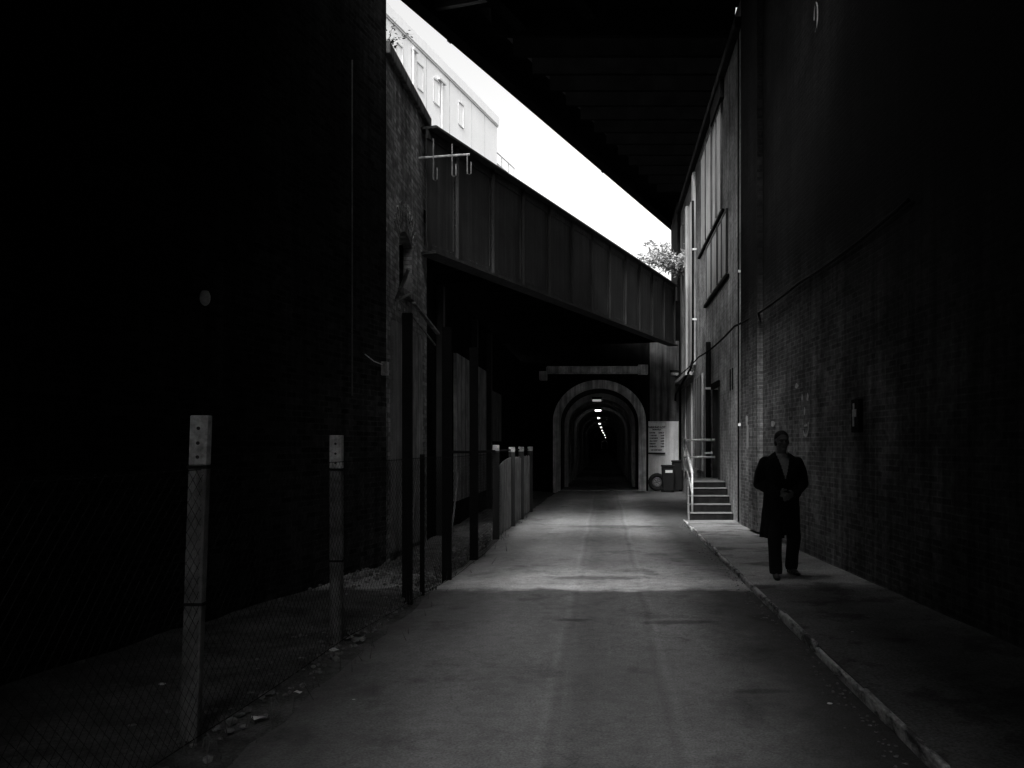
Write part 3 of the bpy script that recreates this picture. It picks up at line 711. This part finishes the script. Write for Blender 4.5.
def beam1(name, off, w, z0, z1, s0=0, s1=25.6, mat='bridge_black'):
    a = p0+n1*off; q = [a+d1*s0, a+d1*s1, a+d1*s1+n1*w, a+d1*s0+n1*w]
    return MB().prism([(v.x, v.y) for v in q], z0, z1).build(name, mat, t)
beam1('edge_girder', -.02, .30, 10.0, 11.6)
for i in range(1, 9):
    beam1('girder', i*1.5, .25, 10.0, 10.34, s0=i*1.5*.354+.02, s1=7.0)
for i in range(4):
    a = p0+d1*(1+i*1.6)+n1*.285
    MB().prism([(v.x, v.y) for v in (a, a+n1*1.2, a+n1*1.2+d1*.12, a+d1*.12)], 10.12, 10.34).build('cross_brace', 'steel_black', t)
for i in (3, 8):
    a = p0+d1*(1.2+i*1.9)-n1*.055
    MB().prism([(v.x, v.y) for v in (a, a+n1*.05, a+n1*.05+d1*.14, a+d1*.14)], 10.003, 11.5).build('stiffener', 'steel_black', t)
# added unseen deck: shades the near lane, its lengthwise slot lights the road
t = empty('railway_bridge', (0, -6, 7), 'added unseen black deck shading the near lane, slotted to let some light down', 'bridge')
for x0_, x1_ in ((-8, -1.6), (-.2, 6)):
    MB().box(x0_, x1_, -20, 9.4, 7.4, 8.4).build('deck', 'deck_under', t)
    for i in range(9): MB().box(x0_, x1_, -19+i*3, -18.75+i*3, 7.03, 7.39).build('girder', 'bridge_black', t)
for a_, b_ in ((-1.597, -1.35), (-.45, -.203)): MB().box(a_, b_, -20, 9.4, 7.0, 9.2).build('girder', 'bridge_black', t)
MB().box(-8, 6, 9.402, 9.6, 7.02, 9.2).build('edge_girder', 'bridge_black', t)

# ------------------------------------------------------------------ white building in the sky gap
def WB(y, off=0, z=0):      # point on its long front
    return Vector((-16.07+.237*y+off*.973, y-off*.2306, z))
t = empty('clad_building', WB(39, -2, 0), 'bright white flat-roofed building with small windows high beyond the bridge', 'building')
def wbox(mb, y0, y1, o0, o1, z0, z1):
    v = [mb.bm.verts.new(WB(y, o, z)) for y in (y0, y1) for o in (o0, o1) for z in (z0, z1)]
    for f in ((0,1,3,2), (4,6,7,5), (0,4,5,1), (2,3,7,6), (0,2,6,4), (1,5,7,3)): mb.bm.faces.new([v[i] for i in f])
    return mb
wbox(MB(), 31, 45, -8, 0, 0, 17.5).build('wall', 'white_cladding', t)
wbox(MB(), 30.9, 45.1, -8.1, .08, 17.58, 18.0).build('parapet', 'white_cladding', t)
wbox(MB(), 30.9, 45.08, -8.05, .05, 17.502, 17.578).build('gutter', 'cladding_trim', t)
for yy in (34.2, 36.0, 37.55, 40.15):
    w_ = wbox(MB(), yy+.05, yy+.5, .003, .02, 15.95, 16.9).build('window', 'white_cladding', t)
    q = MB(); wbox(q, yy+.5, yy+.56, .003, .06, 15.9, 16.95); wbox(q, yy, yy+.5, .003, .06, 16.9, 16.95); wbox(q, yy, yy+.05, .003, .03, 15.95, 16.9); wbox(q, yy+.05, yy+.5, .003, .04, 15.9, 15.95); q.build('frame', 'cladding_trim', w_)
for yy, z1 in ((35.55, 17.2), (38.25, 17.0)):
    q = MB().tube([WB(yy, .07, 8), WB(yy, .07, z1)], .05, 8); wbox(q, yy-.35 if yy > 38 else yy-.05, yy+.35, .02, .14, z1, z1+.09); q.build('downpipe', 'cladding_trim', t)
for yy in (33.4, 36.9, 39.2, 41.7, 43.3): wbox(MB(), yy, yy+.02, .002, .008, 10, 17.5).build('seam', 'cladding_trim', t).data.materials[0] = MATS['facade_board']
t = empty('low_wing', WB(47, -2, 0), 'lower white wing attached beyond the bright white building', 'building')
wbox(MB(), 45.12, 48.6, -6, -.3, 0, 15.7).build('wall', 'white_cladding', t)
wbox(MB(), 45.12, 48.7, -6.1, -.2, 15.703, 15.9).build('parapet', 'cladding_trim', t).data.materials[0] = MATS['facade_board']
q = MB(); 
for yy in (45.5, 46.5, 47.5, 48.4): q.tube([WB(yy, -.3, 15.9), WB(yy, -.3, 16.5)], .03, 6)
q.tube([WB(45.2, -.3, 16.5), WB(48.4, -.3, 16.5)], .03, 6); q.build('roof_rail', 'cladding_trim', t).data.materials[0] = MATS['facade_board']

# ------------------------------------------------------------------ fence along the left
posts = [(-2.25, 4.88, 1.76, .098, 'p'), (-2.18, 7.31, 1.68, .10, 'p'), (-2.02, 9.2, 2.95, .10, 'd'), (-1.98, 9.75, 1.5, .05, 'd'), (-1.88, 10.7, 3.0, .11, 'd'), (-1.82, 12.5, 2.95, .115, 'd'), (-1.84, 15.2, 1.6, .11, 's'), (-1.82, 17.6, 1.56, .12, 's'), (-1.80, 19.3, 1.56, .12, 's'), (-1.78, 21.4, 1.56, .12, 's')]
plab = ['pale square fence post with bolt holes nearest the viewer', 'pale fence post second from the viewer by the road edge', 'tall black post nearest the viewer, beside a thin stake', 'thin dark stake between tall black fence posts', 'thick tall black post at the far edge of the rubble', 'tallest-looking black post farthest down the fence line', 'short dark post with a pale cap before the slatted panels', 'short post between the two slatted panels', 'second short pale-capped post along the slatted panels', 'last short pale-capped post nearest the tunnel']
for (x, y, h, w, k_), lab in zip(posts, plab):
    t = empty('fence_post', (x, y, 0), lab, 'post', 'posts of the roadside fence')
    mt = {'p': 'pole_paint', 'd': 'steel_black', 's': 'steel_black'}[k_]
    if k_ == 'd': mt = 'dark_iron'
    if k_ == 'p': mt = 'galvanised'
    lean = -.035 if y < 5 else 0
    q = MB(); q.box(x-w/2, x+w/2, y-w*.3, y+w*.3, -.1, h-(.27 if k_ == 'p' else .1 if k_ == 's' else 0))
    for v in q.bm.verts: v.co.x += -lean*1.0*v.co.z
    q.build('shaft', mt, t, bevel=.006)
    if k_ != 'd':
        q = MB(); z0 = h-(.27 if k_ == 'p' else .1)
        q.box(x-w/2, x+w/2, y-w*.3, y+w*.3, z0+.002, h)
        for v in q.bm.verts: v.co.x += -lean*v.co.z
        q.build('cap_section', 'pole_paint', t, bevel=.006)
    if k_ == 'p':
        q = MB()
        for zz in (h-.07, h-.15, h-.225): q.tube([(x-lean*zz, y-w*.3-.003, zz), (x-lean*zz, y-w*.3+.01, zz)], .010, 10)
        q.build('bolt_hole', 'ink', t)
        for zz in (h-.28, h-1.02):
            q = MB(); q.box(x-w/2-.006-lean*zz, x+w/2+.006-lean*zz, y-w*.3-.006, y+w*.3+.006, zz-.008, zz+.008); q.build('tie_wire', 'dark_iron', t)
fl = [(-2.65, -1.0)]+[(p[0]-.0, p[1]) for p in posts if p[4] != 'd' or p[1] > 10]
def fpt(s_):   # walk the fence line by y
    for (x0, y0), (x1, y1) in zip(fl, fl[1:]):
        if y0 <= s_ <= y1: return x0+(x1-x0)*(s_-y0)/(y1-y0)+.075
    return fl[-1][0]
g = MB(); H = 1.44; step = .075; ys = -.6
a_ = -.6-H
while a_ < 15.0:
    for sgn in (1, -1):
        y0_, y1_ = a_, a_+H*.95
        if sgn < 0: y0_, y1_ = y1_, y0_
        lo, hi = -.6, 15.0
        # clip to the panel
        P = []
        for y_, z_ in ((y0_, .03), (y1_, H+.03)): P.append([y_, z_])
        dy = P[1][0]-P[0][0]
        def cl(pt, lim): f_ = (lim-P[0][0])/dy; return [lim, P[0][1]+(P[1][1]-P[0][1])*f_]
        Q = [list(P[0]), list(P[1])]
        for i in (0, 1):
            if Q[i][0] < lo: Q[i] = cl(Q[i], lo)
            if Q[i][0] > hi: Q[i] = cl(Q[i], hi)
        if abs(Q[0][0]-Q[1][0]) < .02: continue
        n3 = 4; pp = []
        for i in range(n3+1):
            y_ = Q[0][0]+(Q[1][0]-Q[0][0])*i/n3; z_ = Q[0][1]+(Q[1][1]-Q[0][1])*i/n3
            pp.append((fpt(y_)+.02*math.sin(y_*2.1+z_*2)+sgn*.002, y_, z_))
        g.tube(pp, .0014, 3, cap=False)
    a_ += step
t = empty('wire_fence', (-2.2, 7, 0), 'sagging chain-link mesh strung between the fence posts on the left', 'fence')
g.build('mesh_panel', 'dark_iron', t)
for z_ in (.04, H+.03):
    pp = []; y_ = -.6
    while y_ < 15.1: pp.append((fpt(y_), y_, z_-.015*abs(math.sin(y_*1.3)))); y_ += .5
    MB().tube(pp, .003, 5).build('tension_wire', 'dark_iron', t)
# slatted panels at the far end
for k_, (ya, yb, lab) in enumerate(((15.35, 17.5, 'first slatted grey fence panel with a dipping top edge'), (17.75, 21.3, 'farther slatted grey fence panel close to the tunnel'))):
    q = MB(); y_ = ya; i = 0
    while y_ < yb-.05:
        u = (y_-ya)/(yb-ya); top = 1.36-.16*(1-u)**2 if k_ == 0 else 1.34+.02*math.sin(i)
        x_ = -1.83+.02*(y_-17)*.4+.004*math.sin(i*2.3)
        q.box(x_-.01, x_+.01, y_, y_+.075, .04+.02*math.sin(i*1.7), top); y_ += .085; i += 1
    t = empty('slatted_fence', (-1.83, ya, 0), lab, 'fence', 'slatted panels of the roadside fence')
    q.build('slats', 'fence_slat', t); q = MB()
    for z_ in (.35, 1.15): q.box(-1.865, -1.843, ya, yb, z_, z_+.05)
    q.build('rail', 'dark_iron', t)
MB_ = MB().tube([(-1.92, 10.7, 1.52), (-1.86, 12.5, 1.50), (-1.86, 15.2, 1.50), (-1.84, 21.4, 1.50)], .018, 8).build('fence_rail', 'dark_iron')
tag(MB_, 'dark horizontal top rail linking the black posts and slatted panels', 'rail')
# grass / litter
def scrap(x, y, s, lab, z=.03):
    q = MB(); n = 7; ps = []
    for i in range(n):
        a = 2*math.pi*i/n; r = s*random.uniform(.5, 1); ps.append((x+math.cos(a)*r, y+math.sin(a)*r*.7, z+random.uniform(0, s*.35)))
    c = (x, y, z+s*.3)
    for i in range(n): q.quad(ps[i], ps[(i+1) % n], c)
    tag(q.build('litter_scrap', 'scrap'), lab, 'litter', 'litter scraps on the ground')
scrap(-2.02, 5.25, .055, 'crumpled pale scrap on the dirt right of the nearest fence post', .0)
scrap(-1.95, 5.7, .04, 'small pale scrap by the ragged road edge, beyond the first')
scrap(-1.55, 5.55, .014, 'tiny white fleck on the asphalt near the left edge')
scrap(-2.1, 7.0, .06, 'flat pale scrap at the foot of the second fence post', .0)
scrap(1.36, 5.45, .025, 'small pale scrap lying in the gutter near the kerb')
scrap(1.95, 7.1, .014, 'tiny pale fleck alone on the pavement', .125)
scrap(-2.9, 5.9, .03, 'pale scrap on the dirt behind the chain-link mesh', .03)
q = MB()
for _ in range(420):
    y_ = random.uniform(4, 20); x_ = -2.0+random.gauss(0, .16); h_ = random.uniform(.04, .16)
    dx, dy = random.gauss(0, .04), random.gauss(0, .04)
    q.quad((x_, y_, 0), (x_+.008, y_, 0), (x_+dx, y_+dy, h_))
tag(q.build('weeds', 'leaf_dark'), 'sparse dark grass blades along the fence foot', kind='stuff')
# vertical stake clutter behind the fence
for i, (x_, y_, h_, lab) in enumerate(((-2.55, 11.6, 1.35, 'thin leaning stick behind the fence, nearer the black wall'), (-2.35, 13.6, 1.2, 'thin leaning stick behind the fence, nearer the road'))):
    tag(MB().tube([(x_, y_, 0), (x_+.12, y_+.1, h_)], .014, 6).build('wooden_stick', 'wood_board'), lab, 'stick')

# ------------------------------------------------------------------ the man
MX, MY, MZ = 2.08, 10.6, .05
man = empty('person', (MX, MY, MZ), 'man in a long dark open-collared coat walking on the pavement, hands together at his waist', 'person')
def chain(mb, pts, rs, n=14):
    pts = [Vector(p) for p in pts]
    # densify
    P, Q = [], []
    for i in range(len(pts)-1):
        for k in range(4):
            u = k/4; P.append(pts[i].lerp(pts[i+1], u)); Q.append(rs[i]+(rs[i+1]-rs[i])*u)
    P.append(pts[-1]); Q.append(rs[-1])
    mb.tube(P, Q, n)
    for p, r in zip(pts, rs): mb.ball(p, r, sub=2)
def loft(mb, rings, n=28):
    """rings: (z, cx, cy, rx, ry)"""
    vs = []
    for (z, cx, cy, rx, ry) in rings:
        row = []
        for k in range(n):
            a = 2*math.pi*k/n; ca, sa = math.cos(a), math.sin(a)
            row.append(mb.bm.verts.new((cx+rx*math.copysign(abs(ca)**.85, ca), cy+ry*math.copysign(abs(sa)**.85, sa), z)))
        vs.append(row)
    for i in range(len(vs)-1):
        for k in range(n): mb.bm.faces.new((vs[i][k], vs[i][(k+1) % n], vs[i+1][(k+1) % n], vs[i+1][k]))
    mb.bm.faces.new(vs[0][::-1]); mb.bm.faces.new(vs[-1])
def fuse(mb, name, mat, voxel, smooth=2, parent=None, post=None):
    bmesh.ops.recalc_face_normals(mb.bm, faces=mb.bm.faces)
    me = bpy.data.meshes.new('tmp'); mb.bm.to_mesh(me); mb.bm.free()
    o = bpy.data.objects.new('tmp', me); col.objects.link(o)
    r = o.modifiers.new('r', 'REMESH'); r.mode = 'VOXEL'; r.voxel_size = voxel
    s_ = o.modifiers.new('s', 'SMOOTH'); s_.factor = .6; s_.iterations = smooth
    bpy.context.view_layer.update()
    m2 = bpy.data.meshes.new_from_object(o.evaluated_get(bpy.context.evaluated_depsgraph_get()))
    bpy.data.objects.remove(o)
    if post: post(m2)
    for p_ in m2.polygons: p_.use_smooth = True
    m2.materials.clear(); m2.materials.append(MATS[mat]); m2.name = name
    ob = bpy.data.objects.new(name, m2); col.objects.link(ob); ob.parent = parent
    return ob
# joints (local to the man: x right in the picture, -y towards the viewer)
sh = {-1: Vector((-.176, .02, 1.298)), 1: Vector((.178, .02, 1.293))}
el = {-1: Vector((-.245, .05, 1.045)), 1: Vector((.255, .05, 1.05))}
wr = {-1: Vector((-.085, -.16, .955)), 1: Vector((.10, -.17, .945))}
hip = {-1: Vector((-.085, .02, .82)), 1: Vector((.09, .02, .82))}
kn = {-1: Vector((-.105, -.10, .44)), 1: Vector((.15, .03, .43))}
an = {-1: Vector((-.10, -.14, .085)), 1: Vector((.17, .20, .09))}
b = MB()
# trunk, neck, head
loft(b, [(.78, 0, .02, .14, .10), (.88, 0, .02, .16, .12), (1.0, 0, .01, .15, .125), (1.15, 0, .01, .165, .125), (1.28, 0, .02, .17, .11), (1.345, 0, .025, .12, .08), (1.37, 0, .025, .07, .065)])
loft(b, [(1.33, 0, .02, .062, .062), (1.42, 0, .01, .056, .06), (1.47, 0, .01, .055, .06)])
HC = Vector((0, -.005, 1.515))
b.ball(HC+Vector((0, .012, .03)), .1, .78, .95, .92, 3)        # skull
b.ball(HC+Vector((0, -.03, -.04)), .07, .82, .80, 1.02, 3)       # jaw and face
b.ball(HC+Vector((0, -.068, -.088)), .026, 1.1, .8, .8)          # chin
b.ball(HC+Vector((0, -.084, .030)), .03, 1.7, .5, .45)           # brow
chain(b, [HC+Vector((0, -.088, .015)), HC+Vector((0, -.110, -.022))], [.009, .014], 8)   # nose
for s_ in (-1, 1):
    b.ball(HC+Vector((s_*.045, -.072, -.015)), .024, 1, .7, .8)  # cheek
    b.ball(HC+Vector((s_*.081, .012, -.005)), .026, .35, .7, 1.15) # ear
b.ball(HC+Vector((0, -.089, -.052)), .018, 1.35, .5, .32)        # lips
for s_ in (-1, 1):
    chain(b, [sh[s_], el[s_], wr[s_]], [.052, .042, .028])
    chain(b, [hip[s_], kn[s_], an[s_]], [.085, .055, .038])
    f0 = an[s_]+Vector((0, 0, -.045)); chain(b, [f0+Vector((0, .03, 0)), f0+Vector((s_*.02, -.13, -.01))], [.034, .028])
    # hand: palm, four bent fingers, thumb off the side
    W = wr[s_]; D = Vector((-s_*.78, -.35, -.30)).normalized(); U = Vector((0, -.35, .9)); U = (U-D*U.dot(D)).normalized(); Nn = D.cross(U)*(-s_)
    W = W+D*.012
    for u in (-.026, -.009, .009, .026): chain(b, [W+U*u*.7, W+D*.085+U*u], [.014, .012], 8)
    for u, L in zip((.030, .010, -.010, -.029), (.066, .074, .070, .055)):
        k0 = W+D*.085+U*u; k1 = k0+D*L*.45+Vector((0, .006, -.006)); k2 = k1+(D*.6+Vector((0, .7, -.25))).normalized()*L*.32; k3 = k2+(D*.1+Vector((0, 1, -.1))).normalized()*L*.25
        chain(b, [k0, k1, k2, k3], [.0098, .0090, .0082, .0070], 8)
    t0 = W+D*.02+U*.026; t1 = t0+(D*.55+U*.8).normalized()*.038; t2 = t1+(D*.9+U*.3).normalized()*.03
    chain(b, [t0, t1, t2], [.013, .0105, .0085], 8)
fuse(b, 'body', 'skin', .0055, 1, man)
# eyes
for s_ in (-1, 1):
    q = MB().ball(HC+Vector((s_*.030, -.079, .010)), .0085, 1.2, .8, .8); o = q.build('eye', 'eye_dark', None, smooth=True, origin=(0, 0, 0)); o.parent = man; o.location = (0, 0, 0)
# short receding hair: shell over back and sides
q = MB(); q.ball(HC+Vector((0, .018, .047)), .1, .82, .92, .86, 3); q.ball(HC+Vector((-.062, .018, .0)), .04, .45, 1.1, 1.2); q.ball(HC+Vector((.062, .018, .0)), .04, .45, 1.1, 1.2); q.ball(HC+Vector((0, .07, -.01)), .06, 1.1, .6, 1.1)
fuse(q, 'hair', 'hair', .007, 1, man)
# shirt: fills the open collar
q = MB(); loft(q, [(.98, 0, -.0, .13, .145), (1.15, 0, -.0, .14, .142), (1.28, 0, .005, .135, .12), (1.345, 0, .012, .085, .085), (1.385, 0, .012, .064, .070)])
fuse(q, 'shirt', 'shirt_cloth', .01, 1, man)
# trousers
q = MB(); loft(q, [(.70, 0, .02, .155, .115), (.85, 0, .02, .165, .125), (.98, 0, .02, .155, .12)])
for s_ in (-1, 1):
    chain(q, [hip[s_]+Vector((s_*.005, 0, -.02)), kn[s_], kn[s_].lerp(an[s_], .55)+Vector((0, .015, 0)), an[s_]+Vector((0, .005, .0))], [.098, .080, .074, .076])
def cut_low(m2):
    for v in m2.vertices:
        if v.co.z < .055: v.co.z = .055
fuse(q, 'trousers', 'trouser_cloth', .012, 2, man, cut_low)
for s_ in (-1, 1):
    q = MB(); yaw = s_*.18; f0 = Vector((an[s_].x, an[s_].y, 0))
    for (dy, w_, h_, r_) in ((.055, .034, .045, 1), (.0, .036, .05, 1), (-.06, .040, .04, 1), (-.115, .042, .034, 1), (-.155, .036, .028, 1)):
        q.ball(f0+Vector((math.sin(yaw)*-dy, dy, h_*.75)), 1, w_, .05, h_*.75)
    def flat(m2):
        for v in m2.vertices: v.co.z = max(v.co.z, .004)
    fuse(q, 'shoe', 'shoe_leather', .008, 1, man, flat)
# coat: body of cloth from collar to hem with sleeves, and a V opening cut at the front
q = MB()
loft(q, [(.43, -.01, .02, .225, .17), (.50, -.01, .02, .222, .165), (.62, -.005, .02, .215, .16), (.76, 0, .02, .205, .155), (.90, 0, .015, .195, .15), (1.03, 0, .01, .195, .155), (1.16, 0, .01, .205, .155), (1.27, 0, .015, .212, .14), (1.32, 0, .02, .19, .115), (1.35, 0, .025, .15, .10), (1.375, 0, .025, .115, .09), (1.41, 0, .03, .085, .078)])
for s_ in (-1, 1):
    chain(q, [sh[s_]+Vector((s_*.005, 0, -.01)), sh[s_].lerp(el[s_], .5)+Vector((s_*.015, 0, 0)), el[s_], el[s_].lerp(wr[s_], .6), wr[s_]+Vector((s_*.02, .01, 0))], [.070, .074, .072, .062, .058])
def vcut(m2):
    bm = bmesh.new(); bm.from_mesh(m2)
    dele = []
    for f in bm.faces:
        c = f.calc_center_median()
        # open front: V from the throat to mid chest; vent between the skirts at the hem
        if c.y < -.02 and c.z > 1.10 and abs(c.x-.005) < (c.z-1.10)*.27+.004: dele.append(f)
        elif c.z < .445: dele.append(f)
        elif c.y < 0 and c.z < .62 and abs(c.x-.01) < (.62-c.z)*.10: dele.append(f)
        elif c.z > 1.385: dele.append(f)
    bmesh.ops.delete(bm, geom=dele, context='FACES')
    # cloth folds
    for v in bm.verts:
        c = v.co
        a = noise.noise(Vector((c.x*9, c.y*9, c.z*3)))*.010 + noise.noise(Vector((c.x*22, c.y*22, c.z*9+5)))*.004
        if c.z < .9: a += math.sin(math.atan2(c.y, c.x)*9+noise.noise(c*3)*3)*.011*min(1, (.9-c.z)/.4)
        n_ = Vector((c.x, c.y, 0)); 
        if n_.length > .01: v.co += n_.normalized()*a
    bm.to_mesh(m2); bm.free()
coat = fuse(q, 'coat', 'coat_cloth', .010, 2, man, vcut)
so = coat.modifiers.new('cloth', 'SOLIDIFY'); so.thickness = .008; so.offset = -1
for s_ in (-1, 1):
    q = MB()
    P = [(s_*.070, .01, 1.405), (s_*.078, -.075, 1.36), (s_*.062, -.135, 1.27), (s_*.038, -.158, 1.18), (s_*.012, -.162, 1.10)]
    O = [(s_*.105, .03, 1.375), (s_*.125, -.07, 1.335), (s_*.125, -.128, 1.25), (s_*.09, -.158, 1.20), (s_*.03, -.167, 1.09)]
    for i in range(4): q.quad(P[i], P[i+1], O[i+1], O[i])
    bmesh.ops.remove_doubles(q.bm, verts=q.bm.verts, dist=.001)
    o = q.build('lapel', 'coat_cloth', None, origin=(0, 0, 0)); o.location = (0, 0, 0); o.parent = man
    md = o.modifiers.new('s', 'SOLIDIFY'); md.thickness = .01; md.offset = 0
man.rotation_euler.z = R(4); man.scale = (1.047,)*3
man.name = 'person'

# ------------------------------------------------------------------ light
SUN_EL, SUN_AZ = 52, 190     # elevation; compass from +Y clockwise
wd = bpy.data.worlds.new('World'); sc.world = wd; wd.use_nodes = True
nt = wd.node_tree; nt.nodes.clear()
sky = nt.nodes.new('ShaderNodeTexSky'); sky.sky_type = 'NISHITA'; sky.sun_disc = False
sky.sun_elevation = R(SUN_EL); sky.sun_rotation = R(SUN_AZ); sky.air_density = 1.0; sky.dust_density = 5.0; sky.ozone_density = 1
bw = nt.nodes.new('ShaderNodeRGBToBW'); bg = nt.nodes.new('ShaderNodeBackground'); out = nt.nodes.new('ShaderNodeOutputWorld')
nt.links.new(sky.outputs[0], bw.inputs[0]); nt.links.new(mathn(nt, 'MULTIPLY', bw.outputs[0], 3.3), bg.inputs[0]); bg.inputs[1].default_value = .15
nt.links.new(bg.outputs[0], out.inputs[0])
ld = bpy.data.lights.new('sun', 'SUN'); ld.energy = 4.3; ld.angle = R(15); ld.color = (1, 1, 1)
lo = bpy.data.objects.new('sun', ld); col.objects.link(lo)
az, e = R(SUN_AZ), R(SUN_EL)
sd = Vector((math.sin(az)*math.cos(e), math.cos(az)*math.cos(e), math.sin(e)))
lo.rotation_euler = (-sd).to_track_quat('-Z', 'Y').to_euler(); lo.location = sd*60

# ------------------------------------------------------------------ camera
cam = bpy.data.cameras.new('camera'); co = bpy.data.objects.new('camera', cam); col.objects.link(co); sc.camera = co
F = 900; cam.sensor_width = 36; cam.lens = F/1024*36; cam.clip_end = 2000; cam.clip_start = .05
co.location = (0, 0, 1.6)
cam.shift_x = -93/1024; cam.shift_y = 61/1024
co.rotation_euler = (R(90), 0, 0)
sc.view_settings.view_transform = 'Standard'; sc.view_settings.look = 'None'; sc.view_settings.exposure = 0
sc.cycles.use_denoising = True; sc.cycles.max_bounces = 8; sc.cycles.diffuse_bounces = 5
